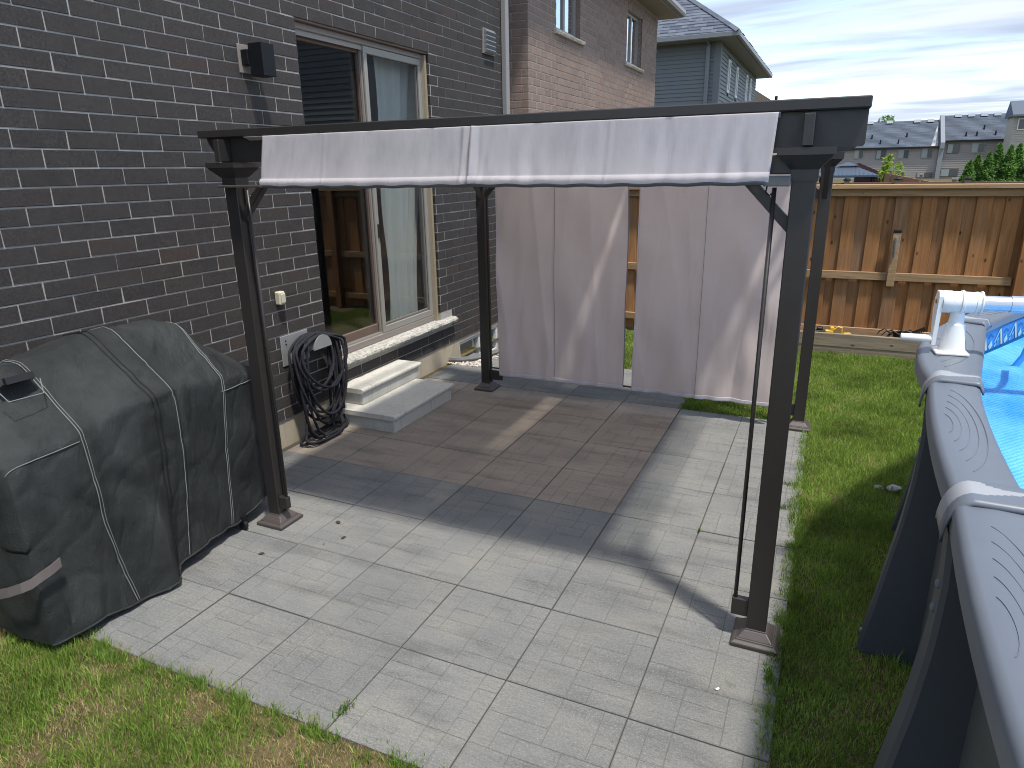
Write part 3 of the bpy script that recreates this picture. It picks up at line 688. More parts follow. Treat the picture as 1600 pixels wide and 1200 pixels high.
def prof_at(y):
    bx, fx, fz, rz, bz = (interp(y, t) for t in (BOT, FOLDX, FOLDZ, RIDZ, BACKZ))
    z_b = .035 + .015 * math.sin(y * 9) + (.02 if y > .02 else 0) + .04 * ssm((y - .1) / .6)
    return [(bx, z_b), (bx * .7 + fx * .3 - .005, .3), (bx * .35 + fx * .65 + .0, .62), (fx - .000, fz - .03), (fx - .014, fz + .004), (fx - .15, fz + (rz - fz) * .44), (-.66, rz - .012), (-.74, rz), (-.83, rz - .02), (-.95, bz + .02), (-1.0, bz - .06), (-1.01, .5), (-1.01, .05)]
NP = 150; NY = 220
def polyline(P, n):
    # dense resample with smoothing
    P = [Vector((a, b)) for a, b in P]
    for _ in range(1):
        Q = [P[0]]
        for a, b in zip(P, P[1:]): Q += [a * .82 + b * .18, a * .18 + b * .82]
        Q.append(P[-1]); P = Q
    d = [0]
    for a, b in zip(P, P[1:]): d.append(d[-1] + (b - a).length)
    out = []
    j = 0
    for i in range(n + 1):
        t = d[-1] * i / n
        while j < len(d) - 2 and d[j + 1] < t: j += 1
        u = (t - d[j]) / max(1e-9, d[j + 1] - d[j]); out.append(P[j] + (P[j + 1] - P[j]) * u)
    return out
def endshrink(y):
    # rounded ends: returns pull-in amount for sides
    e = min(y - YA, YB - y); return max(0, 1 - e / .07)
def cover_pt(u, v):
    'u along y, v along profile'
    y = YA + (YB - YA) * u; P = prof_cache[round(u * NY)]
    p = P[min(NP, max(0, round(v * NP)))]
    return p, y
prof_cache = {i: polyline(prof_at(YA + (YB - YA) * i / NY), NP) for i in range(NY + 1)}
def cover_xyz(iu, iv, lift=0.):
    p = prof_cache[iu][iv]; y = YA + (YB - YA) * iu / NY
    a = prof_cache[iu][max(0, iv - 1)]; b = prof_cache[iu][min(NP, iv + 1)]
    t = (b - a).normalized(); nx, nz = t.y, -t.x        # outward normal in xz
    if nx < 0 and iv < NP * .35: nx, nz = -nx, -nz
    c = Vector((-.7, .6)); r = Vector((p.x, p.y)) - c
    if r.x * nx + r.y * nz < 0: nx, nz = -nx, -nz
    low = max(0, 1 - p.y / .85)
    w = .010 * fb(y * 2.6, p.y * 1.2, 3) + .016 * low * fb(y * 7, p.y * .9, 8) + .012 * fb(y * 5 + p.y * 3, p.x * 5 + p.y * 4, 5) + .004 * fb(y * 16 + p.y * 6, p.y * 5, 9)
    # sag wrinkles under the fold and the heavy drape left of the overlap
    if p.x > -.6: w += .022 * low * math.exp(-((y + .10) / .10) ** 2) - .018 * low * math.exp(-((y - .05) / .04) ** 2)
    w += .010 * math.exp(-((p.y - .93) / .05) ** 2) * fb(y * 11, 3, 1)
    w += .007 * math.sin(y * 30 + p.y * 16 + 4 * fb(y * 2, p.y * 2)) * math.exp(-((p.y - .62) / .22) ** 2) * abs(fb(y * 2.2, p.y * 3, 6)) * 2
    rg = lambda a, b, c: 1 - min(1, abs(fb(a, b, c)) * 3.2)
    w += .011 * rg(y * 3.4 + .5 * p.y, p.y * 1.1 + p.x, 21) ** 3 * low - .012 * rg(y * 2.6 - .4 * p.y, p.y * .8, 33) ** 4 * (low + .2)
    w += .008 * rg(y * 2.2 + p.x * 4, p.x * 2 - y * 1.1, 41) ** 4 - .006 * rg(y * 5 - p.y * 4, p.y * 3 + y * 2, 52) ** 4
    w += .012 * max(0, 1 - (p.y - .03) / .16) * fb(y * 9, 2, 6) if p.x > -.6 else 0
    w += lift
    e = endshrink(y); rr = 1 - math.sqrt(max(0, 1 - e * e))
    x, z = p.x + nx * w, p.y + nz * w
    x = x + (-.70 - x) * rr * .05; z = z - rr * .03 * (1 if z > .5 else 0)
    return Vector((x, y, z))
cv = MB(); grid = [[cover_xyz(i, j) for i in range(NY + 1)] for j in range(NP + 1)]
vs = [v for row in grid for v in row]; W1 = NY + 1
fs = [(j * W1 + i, j * W1 + i + 1, (j + 1) * W1 + i + 1, (j + 1) * W1 + i) for j in range(NP) for i in range(NY)]
# end caps: rings converging toward end-plane centre
def cap(iu, sgn):
    base = [grid[j][iu] for j in range(NP + 1)]
    prev = [j * W1 + iu for j in range(NP + 1)]
    K = 12
    for k in range(1, K + 1):
        t = k / K; ring = []
        for j, p in enumerate(base):
            c = Vector((-.70, p.y, min(p.z, .55)))
            q = p.lerp(c, t * .98)
            bulge = sgn * (.018 * math.sin(min(1, t * 2.2) * math.pi / 2) * 1.0 + (.015 * fb(q.x * 6, q.z * 5, 4 + sgn)) * min(1, t * 3) + .012 * min(1, t * 3) * fb(q.x * 14 + q.z * 3, q.z * 3, 2))
            taper = sgn * -.03 * max(0, q.z - .8) / .3
            ring.append(len(vs)); vs.append(Vector((q.x, q.y + bulge + taper, q.z)))
        for j in range(NP): fs.append((prev[j], prev[j + 1], ring[j + 1], ring[j]))
        prev = ring
cap(0, -1); cap(NY, 1)
cv.add(vs, fs); co = cv.build('cover', COVER, bbq, smooth=True)
def seam(iu_of_v, j0, j1, r, mat, name='seam', lift=.004):
    s = MB(); pts = []
    for j in range(j0, j1 + 1):
        f = iu_of_v(j / NP); i = int(f); t = f - i; i2 = min(NY, i + 1)
        pts.append(cover_xyz(i, j, lift).lerp(cover_xyz(i2, j, lift), t))
    s.tube(pts, r, 5); return s.build(name, mat, co, smooth=True)
yi = lambda y: (y - YA) / (YB - YA) * NY
SEAMS = (([(0, -.25), (.3, -.309), (.55, -.314), (.8, -.318), (1, -.33)], STITCH, 1.1), ([(0, -.03), (.25, .023), (.55, .051), (1, -.016)], DARKSEAM, 2.4), ([(0, .09), (.3, .155), (.55, .172), (1, .109)], STITCH, 1.0), ([(0, .41), (.3, .442), (.55, .464), (1, .51)], STITCH, 1.1))
for pts_, mat, gap in SEAMS:
    f = lambda v, pts_=pts_: max(0, min(NY - 1, yi(interp(min(1, v / .56), pts_))))
    seam(f, 0, int(NP * .6), .0021, mat); seam(lambda v, f=f: min(NY - 1, f(v) + gap * 1.7), 0, int(NP * .6), .0015 if mat is STITCH else .0026, mat if gap != 1.0 else DARKSEAM, lift=.003)
def on_face(iu, z):
    for j in range(NP // 2):
        a, b = prof_cache[iu][j], prof_cache[iu][j + 1]
        if a.y <= z <= b.y: return cover_xyz(iu, j, .0035).lerp(cover_xyz(iu, j + 1, .0035), (z - a.y) / (b.y - a.y))
    return cover_xyz(iu, NP // 3, .0035)
for (i0, i1, za, zb_) in ((0, int(yi(-.318)), .845, .865), (int(yi(.46)), NY, .855, .858)):
    s = MB(); s.tube([on_face(i, za + (zb_ - za) * (i - i0) / (i1 - i0)) for i in range(i0, i1 + 1)], .0020, 5); s.build('seam', STITCH, co, smooth=True)
s = MB(); s.tube([cover_xyz(i, 0, .003) for i in range(0, NY + 1)], .006, 6); s.build('hem', COVER, co, smooth=True)
# webbing strap round the near corner
s = MB(); sp_ = [(-.325, -.535, .405), (-.318, -.58, .395), (-.318, -.625, .388), (-.325, -.662, .375), (-.36, -.685, .36), (-.44, -.695, .325), (-.54, -.695, .285), (-.64, -.69, .25)]
vs_ = []
for p in sp_: vs_ += [(p[0] + .008, p[1] - .004, p[2] - .021), (p[0] + .004, p[1], p[2] + .021)]
s.add(vs_, [(2 * i, 2 * i + 2, 2 * i + 3, 2 * i + 1) for i in range(len(sp_) - 1)]); s.build('strap', STRAP, bbq, smooth=False, solid=.003)
def flap2(u, v):
    a = u * math.pi; return Vector((-.66 + .09 * v, -.395 + (u - .5) * .14 - .01 * v, 1.172 + .022 * math.sin(a) * (1 - .1 * v) - .045 * v))
s = MB(); s.grid(flap2, 14, 5); s.build('vent_flap', COVER, bbq, smooth=True, solid=.004)
s = MB(); s.obox((-.562, -.395, 1.150), (.010, 0, .003), (0, .058, 0), (-.005, 0, .014)); s.build('vent_hole_shade', BLACKP, bbq)  # solid black block drawn as the shade inside the vent hole
s = MB(); s.tube([(-.535, -.50, 1.125), (-.485, -.495, 1.085), (-.475, -.36, 1.085), (-.53, -.33, 1.135)], .0022, 5); s.build('vent_stitching', STITCH, bbq)
s = MB(); s.box((-.43, .765, .40), (-.405, .80, .43), None, .003); s.build('buckle', PLATE, bbq)
def caster(x, y):
    s = MB(); s.lathe([(.028, -.011), (.032, -.006), (.032, .006), (.028, .011)], 16, X=Matrix.Translation((x, y, .032)) @ Matrix.Rotation(math.pi / 2, 4, 'X')); c = s.build('caster', BLACKP, bbq)
    s = MB(); s.box((x - .02, y - .018, .05), (x + .02, y + .018, .09)); s.build('fork', BLACKM, c)
for x, y in ((-.40, .50), (-.37, -.03), (-.9, .5), (-.9, -.4)): caster(x, y)
s = MB(); s.box((-.95, -.5, .09), (-.46, .72, .75)); s.build('cabinet', BLACKM, bbq)
# ------------------------------------------------------------------ pergola
pg = thing('pergola', 'dark bronze metal pergola with grey canvas canopy standing on the patio', 'pergola', (0, 0, 0))
PX = (-.277, 2.385); PY = (.66, 3.40)
def post(x, y, h=1.985):
    s = MB(); w = .040; g_ = .008
    poly = [(-w + .003, -w), (w - .003, -w), (w, -w + .003), (w, -.014), (w - g_, -.012), (w - g_, .012), (w, .014), (w, w - .003), (w - .003, w), (-w + .003, w), (-w, w - .003), (-w, .014), (-w + g_, .012), (-w + g_, -.012), (-w, -.014), (-w, -w + .003)]
    s.prism(poly, 'z', .03, h); o = s.build('post', BRONZE, pg, loc=(x, y, 0))
    s = MB()
    def lay(w0, w1, z0, z1): s.add([(a * w0, b * w0, z0) for a, b in ((-1, -1), (1, -1), (1, 1), (-1, 1))] + [(a * w1, b * w1, z1) for a, b in ((-1, -1), (1, -1), (1, 1), (-1, 1))], [(0, 1, 2, 3), (4, 5, 6, 7), (0, 1, 5, 4), (1, 2, 6, 5), (2, 3, 7, 6), (3, 0, 4, 7)])
    lay(.092, .094, .000, .018); lay(.094, .080, .0181, .028); lay(.078, .074, .0281, .034); lay(.072, .045, .0341, .062); lay(.045, .043, .0621, .068)
    bo = s.build('base', BASEM, o); md = bo.modifiers.new('b', 'BEVEL'); md.width = .003; md.segments = 2
    s = MB(); lay(.0445, .044, h - .085, h - .045); lay(.046, .075, h - .0449, h - .012); lay(.078, .086, h - .0119, h + .002); lay(.092, .092, h + .0021, h + .026 + .022 * (y > 2)); s.build('capital', BRONZE, o)
    return o
posts = {(i, j): post(PX[i] + .04 * (i * j), PY[j]) for i in (0, 1) for j in (0, 1)}
CT = 2.034
def beam_x(y, x0, x1, z0, z1, t, ch=.07):
    s = MB(); poly = [(x0 + ch, z0), (x1 - ch, z0), (x1 - ch * .25, z0 + ch * .35), (x1, z0 + ch * .7), (x1, z1), (x0, z1), (x0, z0 + ch * .7), (x0 + ch * .3, z0 + ch * .35)]
    s.prism(poly, 'y', y - t / 2, y + t / 2); return s
s = MB(); s.prism([(-.33, 2.012), (2.555, 2.012), (2.56, 2.02), (2.56, 2.128), (-.415, 2.128), (-.405, 2.105), (-.375, 2.06), (-.345, 2.03)], 'y', .6425, .6775); s.build('beam', BRONZE, pg)
s = MB(); s.box((-.43, .60, 2.1285), (2.565, .685, 2.166), None, .004); s.build('top_rail', BRONZE, pg)
beam_x(3.40, -.40, 2.60, CT + .002, 2.125, .035).build('beam', BRONZE, pg)
s = MB(); s.box((-.43, 3.36, 2.1255), (2.60, 3.44, 2.160), None, .004); s.build('top_rail', BRONZE, pg)
for x in PX:
    s = MB(); z0 = CT + .004; z1 = 2.118; y0, y1 = .565, .641
    s.box((x - .017, y0, z0 - .022), (x + .017, y1, z1), None, .002); s.box((x - .017, .679, z0), (x + .017, 3.38, z1 + .004), None, .002); s.box((x - .017, 3.42, z0), (x + .017, 3.50, z1), None, .002)
    s.build('side_beam', BRONZE, pg)
def brace(x, y, dx, dy):
    s = MB(); L_ = .27; a = Vector((x + dx * .035, y + dy * .035, 1.745)); b = Vector((x + dx * (.035 + L_), y + dy * (.035 + L_), 1.745 + L_ * 1.05)); c = (a + b) / 2; u = (b - a) / 2 * 1.06
    side = Vector((dy, dx, 0)) * .014; nrm = u.normalized().cross(side.normalized()) * .019
    s.obox(c, u, side, nrm); s.obox(c + nrm * 0, u * .7, side * 1.15, nrm * .45); s.build('brace', BRONZE, pg)
for i in (0, 1):
    for j in (0, 1):
        brace(PX[i] + .04 * i * j, PY[j], 1 - 2 * i, 0); brace(PX[i] + .04 * i * j, PY[j], 0, 1 - 2 * j)
# curtain rods beside posts with brackets, and hem-bar arms
def rod(x, y, zt, name='curtain_rod'):
    s = MB(); s.tube([(x, y, .19), (x, y, zt)], .0085, 10); o = s.build(name, BRONZE, pg, smooth=True)
    return o
def bracket(x0, x1, y, z0, z1, d=.016): 
    s = MB(); s.box((min(x0, x1), y - d, z0), (max(x0, x1), y + d, z1), None, .002); return s.build('bracket', BRONZE, pg)
rod(2.290, .645, 1.88); bracket(2.277, 2.3445, .645, .115, .195)
rod(-.135, 3.395, 1.93); bracket(-.235, -.118, 3.395, .10, .185); bracket(-.2365, -.10, 3.395, .205, .215, .010)
rod(2.262, 3.395, 1.93); bracket(2.25, 2.3845, 3.395, .10, .185)
rod(-.190, .645, 1.88); bracket(-.2365, -.178, .645, .11, .18)
s = MB(); s.box((2.255, .585, 1.885), (2.344, .619, 1.92), None, .003); s.build('hem_arm', HEMBAR, pg)
s = MB(); s.box((2.27, .622, 1.925), (2.343, .66, 1.99), None, .003); s.build('hem_arm', BRONZE, pg)
s = MB(); s.box((-.30, .560, 1.893), (-.02, .617, 1.905), None, .002); s.build('hem_arm', BASEM, pg)
s = MB(); s.tube([(2.265, .645, 1.885), (2.262, .645, 1.865), (2.275, .645, 1.852), (2.288, .645, 1.865)], .003, 6); s.build('hook', BLACKM, pg)
# canopies ----------------------------------------------------------
def gapx(y): return .020 * ssm((y - 1.35) / 1.1)
NBAR = 6
def canopy(side):
    def fn(u, v):
        y = .60 + v * 2.78
        if side == 0: xa, xb = -.13, 1.105 - gapx(y) * .9
        else: xa, xb = 1.112 + gapx(y) * .9, 2.29
        x = xa + (xb - xa) * u
        t = (v * NBAR) % 1.0
        sag = .050 * 4 * t * (1 - t) * (.7 + .3 * math.sin(v * 9 + side)) * (1 - .25 * abs(u - .5))
        z = 2.100 - sag + .004 * fb(x * 5, y * 6, side)
        if v < .02: z = 2.1265 - .02 * v / .02
        return (x, y, z)
    s = MB(); s.grid(fn, 44, 110); return s.build('canopy', CANVAS, pg, smooth=True)
canopy(0); canopy(1)
s = MB()
for k in range(1, NBAR):
    y = .60 + 2.78 * k / NBAR; s = MB(); s.tube([(-.245, y, 2.118), (2.36, y, 2.118)], .009, 8); s.build('cross_bar', BRONZE, pg, smooth=True)
def valance(u, v):
    # v: 0 top .. 1 bottom ; u along x, y front of the beam
    x = -.005 + u * 2.29; z = 2.127 - v * .225
    if v < .06: z = 2.127 - v * .10
    f = .5 * v + .5
    cl = math.exp(-((x - 1.115) / .035) ** 2)
    y = .598 - .012 * v + .006 * f * math.sin(x * 23 + 2 * fb(x * 3, v * .5)) * (.4 + .6 * abs(fb(x * 2, 3))) + .004 * fb(x * 6, v * .7, 2) + .0035 * fb(x * 19 + v * 2, v * .8, 6)
    y += .0026 * math.sin(x * 75 + 3 * fb(x * 5, v)) * fb(x * 4, 7) * 2 * (.3 + v) + .002 * math.sin(x * 160 + v * 6) * fb(x * 8, 1)
    y += -.016 * cl * math.sin((x - 1.115) * 140) - .01 * cl
    for xs_ in (.36, 1.70): y -= .004 * math.exp(-((x - xs_) / .006) ** 2)
    z += .002 * math.sin(x * 40) * (v > .95) - .003 * math.sin(math.pi * ((x + .0) % 1.145) / 1.145) * v
    return (x - .035 * v * (1 - u) * .9 - .012 * v * u, y, z)
s = MB(); s.grid(valance, 260, 26); s.build('valance', CANVAS, pg, smooth=True, solid=.0015)
def hemf(u, v):
    p = valance(u, .86 + .14 * v * 1.02); return (p[0], p[1] - .006 - .006 * math.sin(v * math.pi) + .0022 * math.sin(u * 700 + v * 4) * fb(u * 30, 1), p[2])
s = MB(); s.grid(hemf, 420, 6); s.build('hem', CANVAS, pg, smooth=True)
s = MB(); pts = [valance(u, 1.0) for u in np.linspace(0, 1, 60)]; s.tube([(p[0], .592, p[2] - .004) for p in pts], .009, 8); s.build('hem_bar', HEMBAR, pg, smooth=True)
for u_ in (.16, .76):
    pass
# rear curtains -------------------------------------------------------
def rear(xa, xb, seed):
    def fn(u, v):
        x = xa + (xb - xa) * u; z = .175 + v * 1.80
        rgd = lambda a, b, c: 1 - min(1, abs(fb(a, b, c)) * 3.0)
        d1 = - .016 * rgd(x * 2.4 + z * .25, z * .35, seed + 7) ** 3 * .6 + .005 * rgd(x * 4.2 - z * .35, z * .5, seed + 17) ** 4 * (1.2 - v) + fb(x * 4 + z * 1.3, z * 1.6, seed) * .022 + fb(x * 9 - z * 2, z * 1.4, seed + 3) * .012 + .005 * math.sin(x * 34 + 3 * fb(z, x * 2, seed)) * (1 - v)
        seam_ = .006 * math.exp(-((u - .46) / .006) ** 2)
        pin = math.exp(-((u - .46) / .10) ** 2) * math.exp(-v * 9) * .012 * math.sin(u * 60)
        z += .004 * math.sin(u * 9) * (1 - v)
        return (x + .008 * math.sin(v * 5 + seed) * (1 - 2 * u) * v, 3.400 - .052 + d1 - seam_ + pin, z)
    s = MB(); s.grid(fn, 110, 90); o = s.build('shade_curtain', CURTM, pg, smooth=True, solid=.0012)
    def hf(u, v):
        p = fn(u, 0.018 * v); return (p[0], p[1] - .007 + .0025 * math.sin(u * 260) * fb(u * 20, seed), .162 + .034 * v)
    s = MB(); s.grid(hf, 160, 4); s.build('hem', HEMM, o, smooth=True, solid=.001)
    s = MB()
    s.tube([fn(.46, v) + Vector((0, -.001, 0)) if False else (fn(.46, v)[0], fn(.46, v)[1] - .0015, fn(.46, v)[2]) for v in np.linspace(0, 1, 50)], .0016, 4); s.build('seam', POOLG, o)
    for u_ in (0, 1):
        s = MB(); s.tube([(fn(u_, v)[0], fn(u_, v)[1] - .001, fn(u_, v)[2]) for v in np.linspace(0, 1, 50)], .004, 5); s.build('edge_binding', HEMM if u_ == 0 else POOLG, o)
    return o
rear(-.118, 1.035, 2); rear(1.115, 2.245, 11)
s = MB(); s.tube([(-.125, 3.405, .174), (2.26, 3.405, .174)], .008, 8); s.build('bottom_bar', BRONZE, pg, smooth=True)
s = MB(); s.tube([(-.235, 3.352, 1.975), (2.345, 3.352, 1.975)], .009, 8); s.build('curtain_rail', BRONZE, pg, smooth=True)
# ------------------------------------------------------------------ cedar fence
FY = 6.30
fence = thing('cedar_fence', 'tall honey brown cedar board fence closing the back of the yard', 'fence', (0, 0, 0))
FX0, FX1 = -1.0, 9.0
bmf = MB(); bmf.box((-.062, -.009, -.0), (.062, .009, 1.0), None, .002); t_ = bmf.build('fence_board', CEDAR); FBM = t_.data; bpy.data.objects.remove(t_)
rf = random.Random(3); x = 2.602 - .1195 * 30; i = 0
while x < FX1:
    if x > FX0 + .05:
        front = i % 2 == 0
        o = link('fence_board', FBM, fence, (x + .06 + rf.uniform(-.004, .004), FY + (0 if front else .021), .02)); o.scale = ((1.08 if front else 1.08) * rf.uniform(.97, 1.03), 1, 1.655); o.rotation_euler = (0, rf.uniform(-.003, .003), 0)
    x += .1195; i += 1
for k, xp in enumerate((-.9, 1.80, 4.26, 6.7, 8.9)):
    s = MB(); s.box((xp - .05, FY - .115, 0), (xp + .05, FY - .0125, 1.70), None, .004); s.build('fence_post', CEDAR, fence)
edges = [-.95, 1.74, 4.20, 6.64, 8.84]
for a, b in zip(edges, edges[1:]):
    s = MB(); s.box((a + .12, FY - .052, .756), (b - .005, FY - .0125, .838), None, .003); s.build('fence_rail', CEDARX, fence)
    s = MB(); s.box((a + .12, FY - .052, 1.625), (b - .005, FY - .0125, 1.70), None, .003); s.build('fence_rail', CEDARX, fence)
    s = MB(); s.box((a + .12, FY - .052, .14), (b - .005, FY - .0125, .22), None, .003); s.build('fence_rail', CEDARX, fence)
s = MB()
for a, b in ((-1.0, 1.80), (1.803, 4.27), (4.273, 6.7), (6.703, 9.0)):
    s = MB(); s.box((a, FY - .115, 1.702), (b, FY + .05, 1.745), None, .004); s.build('cap_rail', CEDARX, fence)
hk = thing('umbrella_holder', 'short vertical cedar batten with a metal hook screwed on the fence rail', 'wooden batten', (3.125, FY - .054, .70)); 
s = MB(); s.box((-.037, -.038, 0), (.037, -.001, .56), None, .003); s.build('batten', CEDARX, hk)
s = MB(); s.box((-.036, -.042, .561), (.036, .0, .585)); s.build('cap', BLACKM, hk)
s = MB(); s.lathe([(.005, 0), (.014, .12), (.017, .21)], 12, X=Matrix.Translation((0, -.052, .30))); s.build('hook', STEEL, hk)
# side fence to the right beyond the pool, seen in the door glass
f2 = thing('side_fence', 'cedar board fence beyond the pool on the right', 'fence', (0, 0, 0))
s = MB(); y = -8.
while y < FY - .1: s.box((9.04 + .01 * (int(y * 8) % 2), y, 0), (9.06 + .01 * (int(y * 8) % 2), y + .118, 1.66)); y += .12
s.build('fence_boards', CEDAR, f2, kind='stuff', fixn=False)
# planter ------------------------------------------------------------
pl = thing('timber_planter', 'low grey timber planter box along the foot of the fence', 'planter', (0, 0, 0))
for z0, z1, yy in ((0.0, .082, 5.905), (.085, .215, 5.90)):
    for a, b in ((2.22, 3.48), (3.484, 5.2)) if z0 == 0 else ((2.22, 3.9), (3.904, 5.2)):
        s = MB(); s.box((a, yy, z0 - .01), (b, yy + .04, z1), None, .004); s.build('plank', GREYWOOD, pl)
s = MB(); s.box((2.22, FY - .16, .10), (5.2, FY - .125, .245), None, .003); s.build('plank', CEDARX, pl)
s = MB(); s.box((2.222, 5.942, 0), (2.26, FY - .162, .21), None, .003); s.build('plank', GREYWOOD, pl)
s = MB(); s.box((5.16, 5.942, 0), (5.199, FY - .162, .21), None, .003); s.build('plank', GREYWOOD, pl)
s = MB(); s.grid(lambda u, v: (2.26 + 2.9 * u, 5.94 + (FY - .16 - 5.94) * v, .165 + .02 * fb(u * 20, v * 4)), 60, 6); s.build('soil', DIRT, pl, smooth=True)
# toy excavator
tx = thing('toy_excavator', 'yellow plastic toy excavator lying in the timber planter', 'toy', (2.66, 6.0, .175)); tx.rotation_euler = (0, 0, .05)
for yy in (-.03, .012):
    s = MB(); s.box((-.10, yy, .0), (-.02, yy + .022, .025), None, .006); s.build('crawler_track', BLACKP, tx)
s = MB(); s.box((-.105, -.03, .026), (-.025, .03, .055), None, .006); s.build('body', YELLOW, tx)
s = MB(); s.box((-.06, -.025, .056), (-.02, .012, .095), None, .005); s.build('cab', YELLOW, tx)
s = MB(); s.tube([(-.03, 0, .05), (.02, 0, .095), (.055, 0, .09), (.06, 0, .03), (.05, 0, .0)], [.010, .009, .010, .009, .012], 6); s.build('arm', YELLOW, tx)
s = MB(); s.prism([(.075, -.01), (.15, -.01), (.16, .02), (.14, .035), (.08, .03)], 'y', -.03, .03); s.build('bucket', YELLOW, tx)
tb = thing('toy_truck', 'black toy lump at the left end of the planter behind the post', 'toy', (2.50, 6.0, .175))
s = MB(); s.box((-.04, -.04, 0), (.05, .04, .05), None, .008); s.build('body', BLACKP, tb); s = MB(); s.box((-.03, -.035, .051), (.03, .035, .085), None, .01); s.build('cab', BLACKP, tb)
s = MB()
for xx in (-.025, .035): s.lathe([(.018, -.048), (.018, .048)], 12, X=Matrix.Translation((xx, 0, .012)) @ Matrix.Rotation(math.pi / 2, 4, 'X'))
s.build('wheels', BLACKM, tb)
cr = MB(); rc = random.Random(8)
for i in range(16):
    a = rc.uniform(0, 6.28); c = Vector((3.24 + rc.uniform(-.08, .12), 6.0 + rc.uniform(-.02, .05), .19 + rc.uniform(0, .05))); d = Vector((math.cos(a) * 1.5, math.sin(a) * .4, 0))
    cr.tube([c, c + d * .05 + Vector((0, 0, .045)), c + d * .09 + Vector((0, 0, .02)), c + d * .11 + Vector((0, 0, -.02))], [.010, .008, .006, .004], 6)
cr.lathe([(.01, -.04), (.035, -.02), (.03, .03), (.01, .05)], 10, X=Matrix.Translation((3.26, 6.02, .215)) @ Matrix.Rotation(1.2, 4, 'Y'))
for i in range(8): c = Vector((3.36 + .015 * i, 6.02, .25 + .008 * i)); cr.tube([c, c + Vector((.02, -.02, .02)), c + Vector((.03, -.03, -.02))], [.012, .012, .006], 6)
tag(cr.build('toy_lobster', BLACKP), 'black jumble with thin bent legs lying in the planter near the pool', 'toy')
# ------------------------------------------------------------------ pool
pool = thing('swimming_pool', 'above ground pool with slate grey resin rim and blue bubble cover', 'swimming pool', (0, 0, 0))
half = [(2.80, -1.33), (2.825, -.25), (2.88, .80), (3.085, 1.95), (3.60, 2.93), (4.42, 3.56), (5.40, 3.78)]
right = [(10.8 - x, y) for x, y in half[::-1][1:]]
low = [(10.74 - x, -2.66 - y - .0) for x, y in half[1:][::-1]]
NODES = half + right
bott = [(x, -2.66 - y) for x, y in NODES[::-1]][1:-1]
NODES = NODES + bott
NODES = [Vector((x, y)) for x, y in NODES]; NN = len(NODES); CTR = Vector((5.4, -1.33)) 
nrm = []
for i in range(NN):
    t = (NODES[(i + 1) % NN] - NODES[i - 1]).normalized(); nn = Vector((t.y, -t.x))
    if nn.dot(CTR - NODES[i]) < 0: nn = -nn
    nrm.append(nn)
RW = .160; ZR = 1.20
def railseg(i):
    a, b = NODES[i], NODES[(i + 1) % NN]; na, nb = nrm[i], nrm[(i + 1) % NN]
    bul = .018 if i != 2 else .085
    def P(u, off, z):
        p = a.lerp(b, u) + (na.lerp(nb, u)).normalized() * (off - bul * 4 * u * (1 - u) * (1 - off / RW if i == 2 else 1)); return Vector((p.x, p.y, z))
    prof = [(.012, ZR - .075), (.0, ZR - .070), (.0, ZR - .022), (.006, ZR - .008), (.020, ZR), (RW * .5, ZR + .003), (RW - .018, ZR), (RW - .005, ZR - .007), (RW, ZR - .02), (RW, ZR - .05), (RW - .01, ZR - .05), (RW - .015, ZR - .025), (.02, ZR - .025), (.014, ZR - .07)]
    K = 12; s = MB(); n = len(prof)
    vs = [P(k / K, o, z) for k in range(K + 1) for o, z in prof]
    fs = [(k * n + q, k * n + (q + 1) % n, (k + 1) * n + (q + 1) % n, (k + 1) * n + q) for k in range(K) for q in range(n)] + [tuple(range(n)), tuple(range(K * n, (K + 1) * n))]
    s.add(vs, fs); o = s.build('top_rail', POOLG, pool); autosmooth(o, 50)
    if i in (0, 1, 2, 3):
        s = MB()
        for q in range(5):
            r = .12 + q * .10
            pts = []
            for t in np.linspace(-1.25, 1.25, 40):
                u = .50 + (r * math.sin(t)) * .72; off = .030 + (r * math.cos(t)) * .20
                ok = off < RW - .022 and .06 < u < .94
                if ok: pts.append(P(u, off, ZR + .0032 - abs(off - RW * .5) * .02))
                if (not ok or t > 1.24) and pts:
                    if len(pts) > 3: s.tube(pts, .0008, 4)
                    pts = []
        s.build('relief_line', RELIEF, o)
    return P
for i in range(NN): railseg(i)
def railcap(i):
    c = NODES[i]; nn = nrm[i]; t = Vector((-nn.y, nn.x))
    if t.y < 0: t = -t
    s = MB(); NU, NV = 26, 22
    def fn(u, v):
        # u across the rail (outside -> inside), v along
        w = (u - .05) * (RW + .03) - .012; l = (v - .5) * .125
        edge = max(0, abs(v - .5) * 2 - .80) / .20; z = ZR + .014 - .012 * edge ** 2
        if u < .28:
            k = (.28 - u) / .28; w = -.016 + .052 * (1 - k) ** 2 * 1.0; z = ZR + .014 - .012 * edge ** 2 - .105 * k ** 1.6
        if u > .92: z -= .03 * ((u - .92) / .08)
        p = c + nn * w + t * l; return (p.x, p.y, z)
    s.grid(fn, NU, NV, POOLG)
    fi = 0
    s.slot(POOLL); s.slot(POOLG)
    for jv in range(NV):
        for iu in range(NU):
            u = (iu + .5) / NU; v = (jv + .5) / NV
            band = v > .36 + .22 * ssm((u - .25) / .7) * 0 and v < 1.0
            low_ = .30 + .24 * ssm((u - .3) / .6) - .30 * ssm((.30 - u) / .25) * 0
            ell = ((u - .88) / .44) ** 2 + ((v - .88) / .22) ** 2 < 1
            s.mi[fi] = s.slot(POOLL) if (v > low_ and not ell) else s.slot(POOLG)
            fi += 1
    return s.build('rail_cap', None, pool, smooth=True, solid=.006)
UPR = [(0, -.095), (.12, -.077), (.25, -.058), (.39, -.041), (.6, -.013), (.8, .004), (.99, .008), (1.09, .0), (1.12, .0)]
